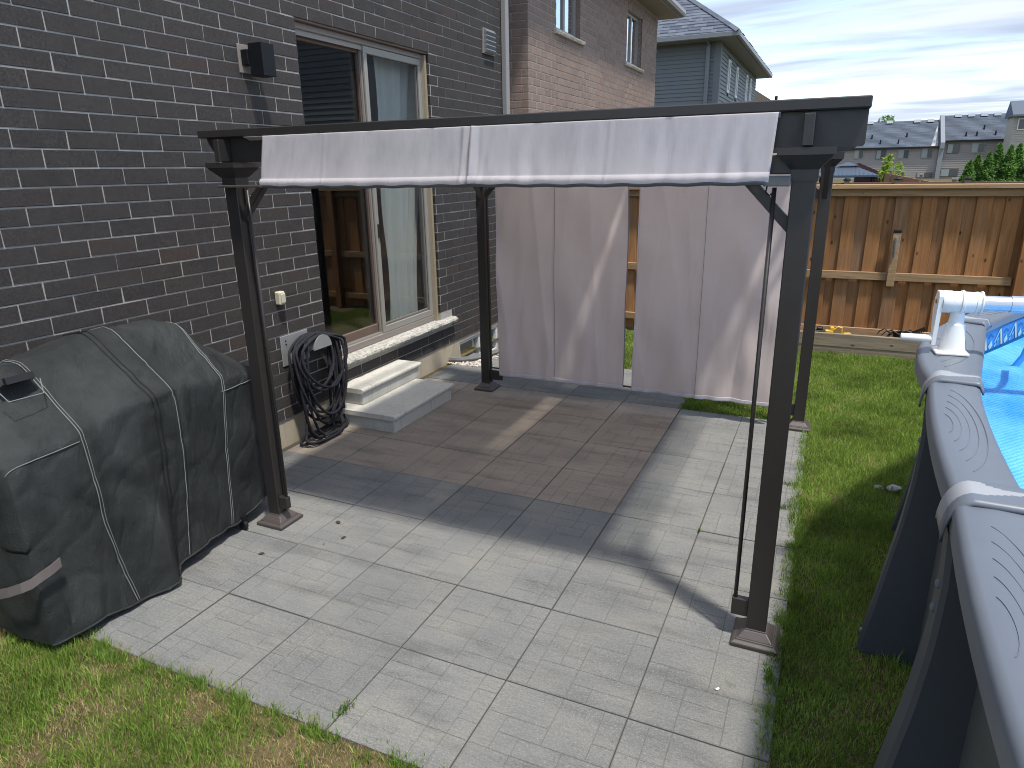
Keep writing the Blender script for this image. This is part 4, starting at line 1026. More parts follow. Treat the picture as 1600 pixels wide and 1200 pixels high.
def upright(i):
    c = NODES[i]; nn = nrm[i]; t = Vector((-nn.y, nn.x)); s = MB(); K = 16
    for sgn in (0,):
        vs = []
        for k in range(K + 1):
            q = k / K; z = (ZR - .09) * (1 - q); out = .035 - interp(z, UPR)
            hw = .052 + .018 * q
            ch = .012
            for off, tt in ((-out, -hw + ch), (-out, hw - ch), (-out + ch, hw), (.09, hw * .9), (.09, -hw * .9), (-out + ch, -hw)):
                p = c + nn * (off + .035) + t * tt; vs.append((p.x, p.y, z))
        n = 6; fs = [(k * n + a, k * n + (a + 1) % n, (k + 1) * n + (a + 1) % n, (k + 1) * n + a) for k in range(K) for a in range(n)] + [tuple(range(n)), tuple(range(K * n, K * n + n))]
        s.add(vs, fs)
    o = s.build('upright', POOLD, pool); autosmooth(o, 40)
    for z in (.95, .88, .06):
        s = MB()
        out = .035 - interp(z, UPR)
        p = c + nn * (.035 - out); s.lathe([(.012, -.004), (.012, .004), (.007, .008)], 10, X=Matrix.Translation((p.x, p.y, z)) @ Matrix.Rotation(math.atan2(-nn.y, -nn.x), 4, 'Z') @ Matrix.Rotation(math.pi / 2, 4, 'Y'))
        s.build('bolt', POOLG, o)
for i in range(NN): railcap(i); upright(i)
# pool walls (sheet outside, liner inside), water cover
def ring(off): return [(NODES[i] + nrm[i] * off) for i in range(NN)]
s = MB(); r0 = ring(.12); vs = [(p.x, p.y, 0) for p in r0] + [(p.x, p.y, ZR - .03) for p in r0]
s.add(vs, [(i, (i + 1) % NN, NN + (i + 1) % NN, NN + i) for i in range(NN)]); s.build('pool_wall', POOLW, pool, solid=.006)
s = MB(); r1 = ring(.135); vs = [(p.x, p.y, .9) for p in r1] + [(p.x, p.y, ZR - .03) for p in r1]
s.add(vs, [(i, (i + 1) % NN, NN + (i + 1) % NN, NN + i) for i in range(NN)]); s.build('liner', LINER, pool, fixn=False)
# liner pattern band: zigzags, boxes, each as thin raised print on the liner
pat = MB()
def PW(i, u, z, off=.139):
    a, b = NODES[i], NODES[(i + 1) % NN]; na, nb = nrm[i], nrm[(i + 1) % NN]; p = (a + na * off).lerp(b + nb * off, u); return (p.x, p.y, z)
zb, zt = 1.035, 1.135
for i in range(NN):
    a, b = NODES[i], NODES[(i + 1) % NN]; Ls = (b - a).length; nrep = max(1, round(Ls / .22)); w = 1 / nrep
    def quad(pts, m, off): pat.add([PW(i, u, z, off) for u, z in pts], [tuple(range(len(pts)))], m)
    quad([(0, zb), (1, zb), (1, zt), (0, zt)], TILE0, .1375)
    quad([(0, zt), (1, zt), (1, zt + .006), (0, zt + .006)], TILE1, .1385)
    for k in range(nrep):
        u0 = k * w; 
        def q(pts, m, off=.1395): quad([(u0 + p * w, zb + z * (zt - zb)) for p, z in pts], m, off)
        q([(.02, .3), (.10, .3), (.34, .95), (.26, .95)], TILE3); q([(.26, .95), (.36, .95), (.62, .05), (.50, .05)], TILE2, .1400)
        q([(.24, .86), (.28, .98), (.02, .36), (.0, .30)], TILE1, .1405); q([(.36, .98), (.39, .98), (.66, .05), (.62, .05)], TILE1, .1405)
        for e in range(4): q([(.05 + e * .07, .1 + e * .12), (.10 + e * .07, .05 + e * .12), (.17 + e * .07, .22 + e * .12), (.12 + e * .07, .27 + e * .12)], TILE1 if e % 2 else TILE3, .1402)
        q([(.60, .62), (.66, .75), (.78, .82), (.90, .75), (.95, .6), (.90, .6), (.86, .68), (.78, .72), (.70, .68), (.66, .6)], TILE1)
        q([(.66, .2), (.80, .5), (.94, .2), (.80, .0)], TILE3); q([(.72, .22), (.80, .38), (.88, .22), (.80, .1)], TILE2, .1400)
pat.build('liner_border', None, pool, fixn=False)
s = MB(); r2 = ring(.150); cx, cy = CTR; K = 14
vs = []; 
for k in range(K + 1):
    f = k / K
    for i in range(NN * 4):
        a = r2[i // 4].lerp(r2[(i // 4 + 1) % NN], (i % 4) / 4); p = a.lerp(CTR, f * .999); vs.append((p.x, p.y, 1.028 + .006 * fb(p.x * 2.5, p.y * 2.5, 1) + .0025 * fb(p.x * 8, p.y * 8, 2)))
n4 = NN * 4
s.add(vs, [(k * n4 + i, k * n4 + (i + 1) % n4, (k + 1) * n4 + (i + 1) % n4, (k + 1) * n4 + i) for k in range(K) for i in range(n4)]); s.build('bubble_cover', SOLAR, pool, smooth=True, fixn=False)
# solar cover reel
reel = thing('cover_reel', 'white plastic crank stand of the pool cover reel with aluminium tube', 'pool cover reel', (2.995, 1.20, ZR)); reel.rotation_euler = (0, 0, .07); reel.scale = (.86, .86, .86)
s = MB(); s.box((-.075, -.065, .004), (.065, .065, .018), None, .004); s.build('foot', WHITEP, reel)
s = MB(); s.lathe([(.058, .018), (.055, .03), (.043, .12), (.040, .145), (.037, .147), (.034, .150), (.030, .18), (.030, .22)], 24, X=Matrix.Diagonal((1, .85, 1, 1))); o = s.build('pedestal', WHITEP, reel, smooth=False); autosmooth(o, 40)
RX = Matrix.Translation((0, 0, .250)) @ Matrix.Rotation(math.pi / 2, 4, 'Y')
s = MB(); s.lathe([(.050, -.075), (.052, -.070), (.052, -.036), (.048, -.034), (.050, -.032), (.050, .0), (.056, .003), (.056, .012), (.050, .015), (.048, .06), (.051, .062), (.051, .07), (.046, .072), (.046, .078), (.054, .082), (.054, .088), (.040, .092)], 28, X=RX); o = s.build('hub', WHITEP, reel); autosmooth(o, 40)
s = MB(); c_ = []
s.prism([(-.045, .28), (-.03, .30), (.02, .30), (.045, .26), (.05, .20), (.0, .045), (-.035, .045)][::1], 'x', -.094, -.076); o = s.build('crank_plate', WHITEP, reel)
s = MB(); s.lathe([(.018, 0), (.0185, .004), (.0185, .125), (.016, .130)], 18, X=Matrix.Translation((-.094, -.018, .072)) @ Matrix.Rotation(-math.pi / 2, 4, 'Y')); o = s.build('handle', WHITEP, reel); autosmooth(o, 40)
s = MB(); s.lathe([(.012, 0), (.012, .003), (.004, .004)], 5, X=Matrix.Translation((-.0945, .0, .25)) @ Matrix.Rotation(-math.pi / 2, 4, 'Y')); s.build('rust_stain', simple('rust', (.35, .2, .05), .9), reel)
s = MB(); s.lathe([(.034, .09), (.034, .20)], 24, X=RX); s.build('inner_tube', ALU, reel, smooth=False)
s = MB(); s.lathe([(.038, .20), (.038, 4.85)], 28, X=RX); o = s.build('tube', ALU, reel); autosmooth(o, 40)
s = MB(); s.box((4.9, -.06, .0), (5.03, .06, .018)); s.lathe([(.055, .018), (.035, .2)], 20, X=Matrix.Translation((4.96, 0, 0))); s.build('far_stand', WHITEP, reel)
for q, xx in enumerate((.31, .95, 1.7, 2.5, 3.4)):
    s = MB(); pts = []
    for a in np.linspace(-.5, 2.2, 10): pts.append((xx, .040 * math.cos(a + 1.2), .250 + .040 * math.sin(a + 1.2)))
    pts = [(xx - .008, -.036, .262)] + [(xx - .012, -.040, .245), (xx + .0, -.034, .20), (xx + .015, .03, .10), (xx + .03, .14, -.02), (xx + .05, .30, -.115), (xx + .09, .52, -.165)]
    top_ = [(xx + .012, .0, .2905), (xx, -.020, .284), (xx - .006, -.036, .268)]
    pts = top_ + pts[1:]
    vs = []
    for p in pts: vs += [(p[0] - .017, p[1], p[2]), (p[0] + .017, p[1], p[2])]
    s.add(vs, [(2 * k, 2 * k + 1, 2 * k + 3, 2 * k + 2) for k in range(len(pts) - 1)]); s.build('strap', BLUESTRAP, reel, smooth=True, solid=.0015)
# ------------------------------------------------------------------ house two (brown brick)
h2 = thing('brown_brick_house', 'brown brick house next door with two tall narrow windows over stone sills', 'house', (0, 0, 0))
H2X, H2A, H2B, H2Z = -1.1, 6.37, 12.95, 4.80
wins = [(7.32, 8.28, 3.72, 5.2), (10.74, 11.76, 3.72, 4.56)]
s = MB(); D = 5
s.box((H2X - D, H2A + .004, 0), (H2X - .104, H2A + .1, H2Z)); s.box((H2X - D, H2B - .1, 0), (H2X - .104, H2B - .004, H2Z)); ys = [H2A + .004] + [q for w in wins for q in w[:2]] + [H2B - .004]
for a, b in zip(ys[::2], ys[1::2]): s.box((H2X - .1, a, 0), (H2X - .0035, b, H2Z))
for a, b, c, d_ in wins:
    s.box((H2X - .1, a, 0), (H2X - .005, b, c - .07))
    if d_ < H2Z: s.box((H2X - .1, a, d_), (H2X - .005, b, H2Z))
s.build('wall', MORTAR, h2)
C2 = .0895; B2 = .262; b2 = []
for k in range(int(H2Z / C2)):
    z = k * C2 + C2 / 2; spans = [(H2A, H2B)]
    for a, b, c, d_ in wins:
        if c - .07 < z < d_:
            spans = [q for (p, r) in spans for q in (((p, a), (b, r)) if p < a < r else ((p, r),))]
    for a, b in spans:
        q = a - (B2 / 2 if k % 2 else 0)
        while q < b:
            ya, yb = max(q, a) + .005 * (q > a), min(q + B2 - .010, b)
            if yb - ya > .03: b2.append((0, ya, yb, z))
            q += B2
    q = H2X - 1.3
    q = H2X - (B2 / 2 if k % 2 else B2)
    n_ = 0
    first = True
    x1 = H2X - .012 if k % 2 == 0 else H2X - .102
    b2.append((1, H2X - (.09 if k % 2 else B2 - .0) + 0, H2X, z)) if False else None
    x1 = H2X - (0.092 if True else 0)
    while x1 > H2X - 1.6:
        x0 = x1 - (B2 - .01) * (.5 if (first and k % 2) else 1); first = False
        b2.append((1, x0, x1, z)); x1 = x0 - .01
k2 = []
for i, (f_, a, b, z) in enumerate(b2):
    p = Vector((H2X, (a + b) / 2, z)) if f_ == 0 else Vector(((a + b) / 2, H2A, z))
    k2.append((0 if (z > 2.2 and not (f_ and a < H2X - .5)) else 1, (p - camv).length, i))
top2 = set(i for _, _, i in sorted(k2)[:300]); rest2 = MB(); cache = {}
for i, (f_, a, b, z) in enumerate(b2):
    h = (b - a) / 2; lo, hi = ((-.09, -h, -.04), (0, h, .04)) if f_ == 0 else ((-h, 0, -.04), (h, .09, .04)); ctr = (H2X, (a + b) / 2, z) if f_ == 0 else ((a + b) / 2, H2A, z)
    if i in top2:
        kk = (f_, round(h, 3))
        if kk not in cache:
            q = MB(); q.box(lo, hi, None, .003); t_ = q.build('brick', BROWNB); cache[kk] = t_.data; bpy.data.objects.remove(t_)
        link('brick', cache[kk], h2, ctr)
    else: rest2.box(tuple(ctr[k] + lo[k] * (1 if k != 0 or f_ else .3) for k in range(3)), tuple(ctr[k] + hi[k] for k in range(3)))
rest2.build('brickwork', BROWNB, h2, kind='stuff', fixn=False)
for a, b, c, d_ in wins:
    sill_fn(a, a - .09, b + .12, H2X - .1, H2X + .045, c - .069, c).build('sill', PALESILL, h2)
    d2 = min(d_, H2Z - .005); s = MB(); x0, x1 = H2X - .11, H2X - .07
    for lo, hi in (((x0, a + .002, c), (x1, a + .06, d2)), ((x0, b - .06, c), (x1, b - .002, d2)), ((x0, a + .06, c), (x1, b - .06, c + .05)), ((x0, (a + b) / 2 - .03, c + .05), (x1, (a + b) / 2 + .03, d2)), ((x0, a + .06, d2 - .05), (x1, (a + b) / 2 - .03, d2)), ((x0, (a + b) / 2 + .03, d2 - .05), (x1, b - .06, d2))): s.box(lo, hi)
    wo = s.build('window', FRAMEL, h2)
    s = MB(); s.box((x0 + .01, a + .06, c + .05), (x0 + .016, b - .06, d2 - .05)); s.build('pane', GLASSR, wo)
    s = MB(); s.box((x0 - .02, a + .06, c + .05), (x0 - .01, b - .06, d2 - .05)); s.build('blind', simple('pale_blind', (.55, .58, .58), .9), wo)
    s = MB()
    for kz in range(int((d2 - c) / C2)): s.box((H2X - .069, b - .002, c + kz * C2 + .005), (H2X - .008, b + .004, c + (kz + 1) * C2 - .005))
    s.build('reveal_brickwork', BROWNB, h2, kind='stuff', fixn=False)
s = MB(); s.box((H2X - D - .3, H2A - .35, H2Z + .002), (H2X + .36, H2B + .36, H2Z + .02)); s.build('soffit', SOFFB, h2)
s = MB(); prof = [(H2X + .355, H2Z + .021), (H2X + .44, H2Z + .03), (H2X + .46, H2Z + .08), (H2X + .45, H2Z + .15), (H2X + .355, H2Z + .15)]
s.prism(prof, 'y', H2A - .45, H2B + .45); s.box((H2X - D, H2B + .365, H2Z + .021), (H2X + .35, H2B + .45, H2Z + .15)); s.build('gutter', GUTTB, h2)
s = MB(); s.add([(H2X + .40, H2A - .4, H2Z + .12), (H2X + .40, H2B + .42, H2Z + .12), (H2X - 2.6, H2B - 2.4, H2Z + 2.2), (H2X - 2.6, H2A - .4, H2Z + 2.2), (H2X - D, H2B + .42, H2Z + .12)], [(0, 1, 2, 3), (1, 4, 2)]); s.build('roof', SHINB, h2, fixn=False)
# ------------------------------------------------------------------ house three (blue grey siding)
h3 = thing('grey_siding_house', 'blue grey sided house with slate shingle hip roof behind the brown brick house', 'house', (0, 0, 0))
X3, Y3, Y3B, Z3 = -1.1, 21.0, 31.0, 5.50; D3 = 9
def siding(s, axis, fixed, a, b, z0, z1, pitch, out, m=None, holes=()):
    z = z0
    while z < z1:
        segs = [(a, b)]
        for (ha, hb, hz0, hz1) in holes:
            if z + pitch > hz0 and z < hz1: segs = [q for (p, r) in segs for q in (((p, ha), (hb, r)) if p < ha < r else ((p, r),))]
        for p, r in segs:
            zt_ = min(z + pitch, z1)
            if axis == 'x':   # wall normal +x at x=fixed
                s.add([(fixed + out, p, z), (fixed + out, r, z), (fixed, r, zt_), (fixed, p, zt_), (fixed - .01, p, z), (fixed - .01, r, z)], [(0, 1, 2, 3), (0, 1, 5, 4)], m)
            else:
                s.add([(p, fixed - out, z), (r, fixed - out, z), (r, fixed, zt_), (p, fixed, zt_), (p, fixed + .01, z), (r, fixed + .01, z)], [(0, 1, 2, 3), (0, 1, 5, 4)], m)
        z += pitch
s = MB(); siding(s, 'y', Y3, X3 - D3, X3 - .16, .0, Z3, .118, .022); siding(s, 'y', Y3 - 0, X3 - .0, X3 - .0, 0, .1, .1, .01)
s.build('siding', SIDG, h3, kind='stuff', fixn=False)
W3 = [(22.6, 23.1, 4.22, 5.20), (24.55, 25.05, 4.22, 5.20), (27.4, 27.9, 3.6, 5.25), (28.7, 29.2, 3.6, 5.25)]
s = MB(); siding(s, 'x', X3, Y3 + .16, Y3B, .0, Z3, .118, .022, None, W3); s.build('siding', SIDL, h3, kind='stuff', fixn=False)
s = MB(); s.box((X3 - D3, Y3 + .02, 0), (X3 - .02, Y3B, Z3)); s.build('wall', SIDG, h3)
s = MB(); s.box((X3 - .16, Y3 - .03, 0), (X3 + .03, Y3 - .0, Z3)); s.box((X3 + .002, Y3 + .001, 0), (X3 + .03, Y3 + .16, Z3)); s.build('corner_board', SIDG, h3)
for a, b, c, d_ in W3:
    s = MB(); 
    for lo, hi in (((X3 - .02, a, c), (X3 + .05, a + .10, d_)), ((X3 - .02, b - .10, c), (X3 + .05, b, d_)), ((X3 - .02, a + .1, c), (X3 + .05, b - .1, c + .08)), ((X3 - .02, a + .1, d_ - .08), (X3 + .05, b - .1, d_))): s.box(lo, hi)
    wo = s.build('window', WHITET, h3); s = MB(); s.box((X3 - .015, a + .1, c + .08), (X3 + .0, b - .1, d_ - .08)); s.build('pane', GLASSR, wo)
s = MB(); s.box((X3 - D3 - .5, Y3 - .55, Z3 + .002), (X3 + .5, Y3B + .5, Z3 + .03)); s.build('soffit', SOFF, h3)
s = MB()
s.box((X3 - D3 - .5, Y3 - .66, Z3 + .0), (X3 + .61, Y3 - .551, Z3 + .15), None, .02); s.box((X3 + .501, Y3 - .55, Z3 + .0), (X3 + .61, Y3B + .5, Z3 + .15), None, .02); s.build('gutter', GUTT, h3)
s = MB(); s.box((-1.50, Y3 - .12, 0), (-1.38, Y3 - .03, Z3 - .1), None, .01); s.tube([(-1.44, Y3 - .08, Z3 - .08), (-1.44, Y3 - .3, Z3 + .0), (-1.44, Y3 - .55, Z3 + .02)], .045, 8); s.build('downspout', GUTT, h3)
# hip roof with shingle courses
EX, EY, EZ = X3 + .60, Y3 - .65, Z3 + .14; pz = .74
def roofmesh(s, m):
    pass
s = MB(); rr3 = random.Random(6); stp = .145
W_ = D3 + 1.2; top_d = W_ / 2
k = 0
while k * stp < top_d - .2:
    d0, d1 = k * stp, (k + 1) * stp + .01
    # south face (normal -y): x from EX-W_+d to EX-d
    xa = EX - W_ + d0; xb = EX - d0; q = xb
    while q > xa:
        w = rr3.uniform(.16, .42); q2 = max(xa, q - w); th = rr3.choice((.008, .014, .028))
        s.add([(q, EY + d0, EZ + d0 * pz + th + .012), (q2, EY + d0, EZ + d0 * pz + th + .012), (max(q2, EX - W_ + d1), EY + d1, EZ + d1 * pz + th * .3), (min(q, EX - d1), EY + d1, EZ + d1 * pz + th * .3), (q, EY + d0, EZ + d0 * pz - .004), (q2, EY + d0, EZ + d0 * pz - .004)], [(0, 1, 2, 3), (0, 1, 5, 4)]); q = q2
    ya, yb = EY + d0, Y3B + .6 - d0; q = ya
    while q < yb:
        w = rr3.uniform(.3, .7); q2 = min(yb, q + w); th = rr3.choice((.008, .014, .028))
        s.add([(EX - d0, q, EZ + d0 * pz + th + .012), (EX - d0, q2, EZ + d0 * pz + th + .012), (EX - d1, min(q2, yb - stp), EZ + d1 * pz + th * .3), (EX - d1, max(q, EY + d1), EZ + d1 * pz + th * .3)], [(0, 1, 2, 3)]); q = q2
    k += 1
s.build('shingle', SHIN, h3, kind='stuff', fixn=False)
s = MB(); dd = top_d; s.add([(EX, EY, EZ), (EX, Y3B + .6, EZ), (EX - dd, Y3B + .6 - dd, EZ + dd * pz), (EX - dd, EY + dd, EZ + dd * pz), (EX - W_, EY, EZ), (EX - W_, Y3B + .6, EZ)], [(0, 1, 2, 3), (0, 3, 4), (4, 3, 2, 5), (1, 5, 2)]); s.build('roof', SHIN, h3, fixn=False)
s = MB(); q = 0
while q < dd - .2:
    a = Vector((EX - q, EY + q, EZ + q * pz + .03)); b = Vector((EX - q - .26, EY + q + .26, EZ + (q + .26) * pz + .045)); sd_ = Vector((.10, .10, -.06)); sd2 = Vector((-.10, -.10, -.06))
    s.add([a + sd_, a + Vector((0, 0, .01)), a + sd2, b + sd2, b, b + sd_], [(0, 1, 4, 5), (1, 2, 3, 4)]); q += .2
s.build('ridge_cap', SHIN, h3, kind='stuff', fixn=False)
# small tan roof beyond
h4 = thing('tan_roof_house', 'far house showing only a tan shingled roof slope and a vent pipe', 'house', (0, 0, 0))
s = MB(); s.prism([(-7, 6.9), (-3.6, 6.95), (-1.1, 5.35), (-1.1, 5.2), (-7, 5.2)], 'y', 45, 53); s.build('roof', SHINB, h4)
s = MB(); s.box((-7, 45.3, 0), (-1.5, 52.7, 5.19)); s.build('wall', SIDP, h4)
s = MB(); s.tube([(-1.42, 45.6, 5.3), (-1.42, 45.6, 5.95)], .09, 8); s.build('vent_pipe', BLACKM, h4)
# ------------------------------------------------------------------ terrace row far behind
def terrace(name, label, x0, x1, y, ze, zr, wins_, low_, vents_, pipes):
    t = thing(name, label, 'house', (0, 0, 0))
    s = MB(); siding(s, 'y', y, x0, x1, -1, ze, .25, .05); s.build('siding', SIDT, t, kind='stuff', fixn=False)
    s = MB(); s.box((x0, y + .03, -1), (x1, y + 9, ze)); s.build('wall', SIDT, t)
    s = MB(); d_ = 4.6; a = random.Random(9); K = 24
    for k in range(K):
        f0, f1 = k / K, (k + 1) / K; q = x0 - .1
        while q < x1 + .1:
            w = a.uniform(.5, 1.4); q2 = min(x1 + .1, q + w)
            s.add([(q, y - .4 + d_ * f0, ze + (zr - ze) * f0 + .03), (q2, y - .4 + d_ * f0, ze + (zr - ze) * f0 + .03), (q2, y - .4 + d_ * f1, ze + (zr - ze) * f1), (q, y - .4 + d_ * f1, ze + (zr - ze) * f1)], [(0, 1, 2, 3)]); q = q2
    s.build('shingle', SHINF, t, kind='stuff', fixn=False)
    s = MB(); s.add([(x0, y - .4 + d_, zr), (x1, y - .4 + d_, zr), (x1, y + 9, ze), (x0, y + 9, ze)], [(0, 1, 2, 3)]); s.build('roof', SHINF, t)
    s = MB(); s.box((x0, y - .5, ze - .12), (x1, y - .38, ze + .08)); s.build('gutter', BLACKM, t)
    for (a_, b_, c_, e_) in wins_ + low_:
        s = MB(); s.box((a_, y - .1, c_), (b_, y - .051, e_)); wo = s.build('window', FRAMEL if (a_ * 7) % 2 > 1 else FRAMEB, t)
        m_ = (a_ + b_) / 2; s = MB(); s.box((a_ + .07, y - .13, c_ + .07), (m_ - .04, y - .101, e_ - .07)); s.build('pane', GLASSF1, wo); s = MB(); s.box((m_ + .04, y - .13, c_ + .07), (b_ - .07, y - .101, e_ - .07)); s.build('pane', GLASSF2, wo)
    for vx in vents_:
        s = MB(); s.box((vx - .35, y + d_ - 1.0, zr - .25), (vx + .35, y + d_ - .4, zr + .08)); s.build('roof_vent', WHITET, t)
    for px_, fz in pipes:
        s = MB(); s.tube([(px_, y - .4 + d_ * fz, ze + (zr - ze) * fz - .1), (px_, y - .4 + d_ * fz, ze + (zr - ze) * fz + .5)], .09, 6); s.build('vent_pipe', BLACKM, t)
    for px_, z_ in ((x0 + (x1 - x0) * .72, ze - 2.6), (x0 + (x1 - x0) * .35, ze - 2.5)):
        s = MB(); s.box((px_ - .22, y - .12, z_), (px_ + .22, y - .055, z_ + .4)); s.build('wall_vent', BLACKM, t)
    return t
GLASSF1 = simple('far_pane_pale', (.25, .29, .30), .15, .6, var=.1); GLASSF2 = simple('far_pane_dark', (.06, .07, .08), .15, .6, var=.2)
terrace('terrace_house', 'far taupe sided terrace house left of the pale firewall under a slate roof', -6, 13.45, 100, 3.72, 7.05, [(4.15, 5.25, 2.5, 3.6), (6.65, 7.8, 2.4, 3.55), (9.1, 10.35, 2.4, 3.5), (11.65, 12.9, 2.42, 3.6), (1.2, 2.4, 2.4, 3.55)], [(11.5, 13.2, .1, .75)], (3.4, 5.7, 7.9, 11.0, 12.5), ((6.0, .35), (9.9, .38), (7, .15), (9, .15)))
terrace('terrace_house', 'far taupe sided terrace house right of the pale firewall behind the cedars', 14.0, 28, 100, 4.35, 7.5, [(14.3, 15.6, 2.92, 4.05), (16.8, 18.2, 2.92, 4.05), (19.4, 20.8, 2.9, 4.05)], [(14.0, 15.9, .2, 1.15)], (15.4, 16.8, 18.15, 19.5), ((18.0, .4), (21, .42), (17.2, .16), (16.1, .16), (19.1, .17)))
s = MB(); s.prism([(99.3, 3.5), (99.3, 4.2), (104.0, 7.55), (104.6, 7.55), (104.6, 3.5)], 'x', 13.5, 13.95); s.box((13.45, 99.5, -1), (13.95, 99.9, 4.2)); fwo = s.build('firewall', FIREW); tag(fwo, 'pale parapet firewall rising between the two far terrace houses', 'firewall')
h6 = thing('stone_sided_house', 'pale stone coloured house at the right edge above the cedars', 'house', (0, 0, 0))
s = MB(); siding(s, 'y', 95, 19.7, 30, -1, 6.6, .25, .05); s.build('siding', SIDP, h6, kind='stuff', fixn=False)
s = MB(); s.box((19.7, 95.03, -1), (30, 98.5, 6.6)); s.build('wall', SIDP, h6)
s = MB(); s.prism([(94.2, 6.6), (94.2, 6.8), (97, 8.4), (98.8, 6.6)], 'x', 19.4, 31); s.build('roof', SHINF, h6)
s = MB(); s.box((20.1, 94.85, 5.2), (20.9, 94.94, 6.4)); wo = s.build('window', WHITET, h6); s = MB(); s.box((20.2, 94.82, 5.3), (20.8, 94.849, 6.3)); s.build('pane', GLASSF2, wo)
# houses to the right beyond frame, mirrored in the patio door
h7 = thing('grey_sided_neighbour', 'grey sided house with few openings mirrored in the upper left door pane', 'house', (0, 0, 0))
s = MB(); siding(s, 'y', 14.0, 7.0, 20, 0, 5.6, .15, .03); s.build('siding', SIDG, h7, kind='stuff', fixn=False); s = MB(); s.box((7.0, 14.04, 0), (20, 18, 5.6)); s.build('wall', SIDG, h7)
s = MB(); s.prism([(13.6, 5.6), (16, 7.2), (18.4, 5.6)], 'x', 6.9, 20.5); s.build('roof', SHINF, h7)
# ------------------------------------------------------------------ neighbours' garden things
nf = thing('neighbour_fence', 'low brown fence with capped posts showing just above the cedar fence', 'fence', (0, 0, 0))
s = MB(); s.box((1.2, 8.97, 0), (9, 9.0, 1.655)); s.build('panel', CEDAR, nf); s = MB(); s.box((1.2, 8.93, 1.662), (9, 9.04, 1.70)); s.build('rail', simple('dark_rail', (.16, .09, .065), .8), nf)
for xx in (2.62, 3.24, 4.05, 5.6, 7.2):
    s = MB(); s.box((xx - .035, 8.88, 0), (xx + .035, 8.929, 1.73)); po = s.build('post', GREYWOOD, nf); s = MB(); s.box((xx - .05, 8.865, 1.7305), (xx + .05, 8.945, 1.745)); s.lathe([(.05, 1.7455), (.02, 1.768)], 8, X=Matrix.Translation((xx, 8.905, 0))); s.build('post_cap', BLACKM, po)
nf2 = thing('running_fence', 'weathered fence with capped posts running away behind the cedar fence', 'fence', (0, 0, 0))
s = MB(); s.box((4.2, 9.1, 0), (4.23, 30, 1.58)); s.build('panel', CEDAR, nf2)
for k in range(5):
    yy = 11 + k * 5.0; s = MB(); s.box((4.15, yy, 0), (4.20, yy + .08, 1.69)); po = s.build('post', GREYWOOD, nf2); s = MB(); s.box((4.13, yy - .02, 1.6905), (4.22, yy + .1, 1.715)); s.build('post_cap', POOLL, po)
gz_ = thing('gazebo', 'gazebo with a ribbed blue steel hip roof beyond the neighbour fences', 'gazebo', (3.0, 45, 0))
s = MB(); a = 1.65
s.add([(-a, -a, 1.30), (a, -a, 1.30), (a, a, 1.30), (-a, a, 1.30), (-.4, -.4, 1.80), (.4, -.4, 1.80), (.4, .4, 1.8), (-.4, .4, 1.8)], [(0, 1, 5, 4), (1, 2, 6, 5), (2, 3, 7, 6), (3, 0, 4, 7)]); s.box((-a, -a - .03, 1.20), (a, -a, 1.30)); 
for k in range(-7, 8):
    xx = k * .22; t_ = max(0, 1 - max(0, abs(xx) - .4) / (a - .4)); s.obox((xx * 1 - 0, -a + (a - .4) * t_ / 2, 1.30 + .25 * t_ + .02), (.012, 0, 0), (0, (a - .4) * t_ / 2, .25 * t_), (0, 0, .01))
s.build('roof', BLUEROOF, gz_)
s = MB(); s.add([(-.6, -.6, 1.84), (.6, -.6, 1.84), (.6, .6, 1.84), (-.6, .6, 1.84), (0, 0, 2.05)], [(0, 1, 4), (1, 2, 4), (2, 3, 4), (3, 0, 4), (0, 1, 2, 3)]); s.build('roof_cupola', BLUEROOF, gz_)
for sx in (-1, 1):
    for sy in (-1, 1): s = MB(); s.box((sx * 1.4 - .05, sy * 1.4 - .05, -.02), (sx * 1.4 + .05, sy * 1.4 + .05, 1.32)); s.build('post', BLACKM, gz_)
sh = thing('garden_shed', 'dark maroon shed roof slanting down beside the gazebo', 'shed', (4.4, 48, 0))
s = MB(); s.prism([(-.95, 1.90), (-.75, 1.98), (1.0, 1.2), (.9, 1.05), (-.95, 1.2)], 'y', -.5, 1.5); s.build('roof', MAROON, sh); s = MB(); s.box((-.9, -.4, 0), (.85, 1.4, 1.19)); s.build('wall', MAROON, sh)
def leafball(s, cx, cy, cz, rx, rz, n, r, size, cone=False, lean=0):
    for _ in range(n):
        if cone:
            h = r.random() ** 1.3; rad = rx * min(1, 1.25 * (1 - h)) ** .8 * (.75 + .25 * r.random()) * (1 + .12 * math.sin(h * 30 + cx)); a = r.uniform(0, 6.28); p = Vector((cx + rad * math.cos(a), cy + rad * math.sin(a), cz + rz * h))
        else:
            d = Vector((r.gauss(0, 1), r.gauss(0, 1), r.gauss(0, 1))).normalized() * r.random() ** .4; p = Vector((cx + d.x * rx, cy + d.y * rx, cz + d.z * rz))
        u = Vector((r.uniform(-1, 1), r.uniform(-1, 1), r.uniform(-.3, 1))).normalized() * size * r.uniform(.6, 1.3); v = u.orthogonal().normalized() * size * .5
        s.add([p - v, p + u * .5 - v * .2, p + u, p + v], [(0, 1, 2, 3)])
rc = random.Random(22)
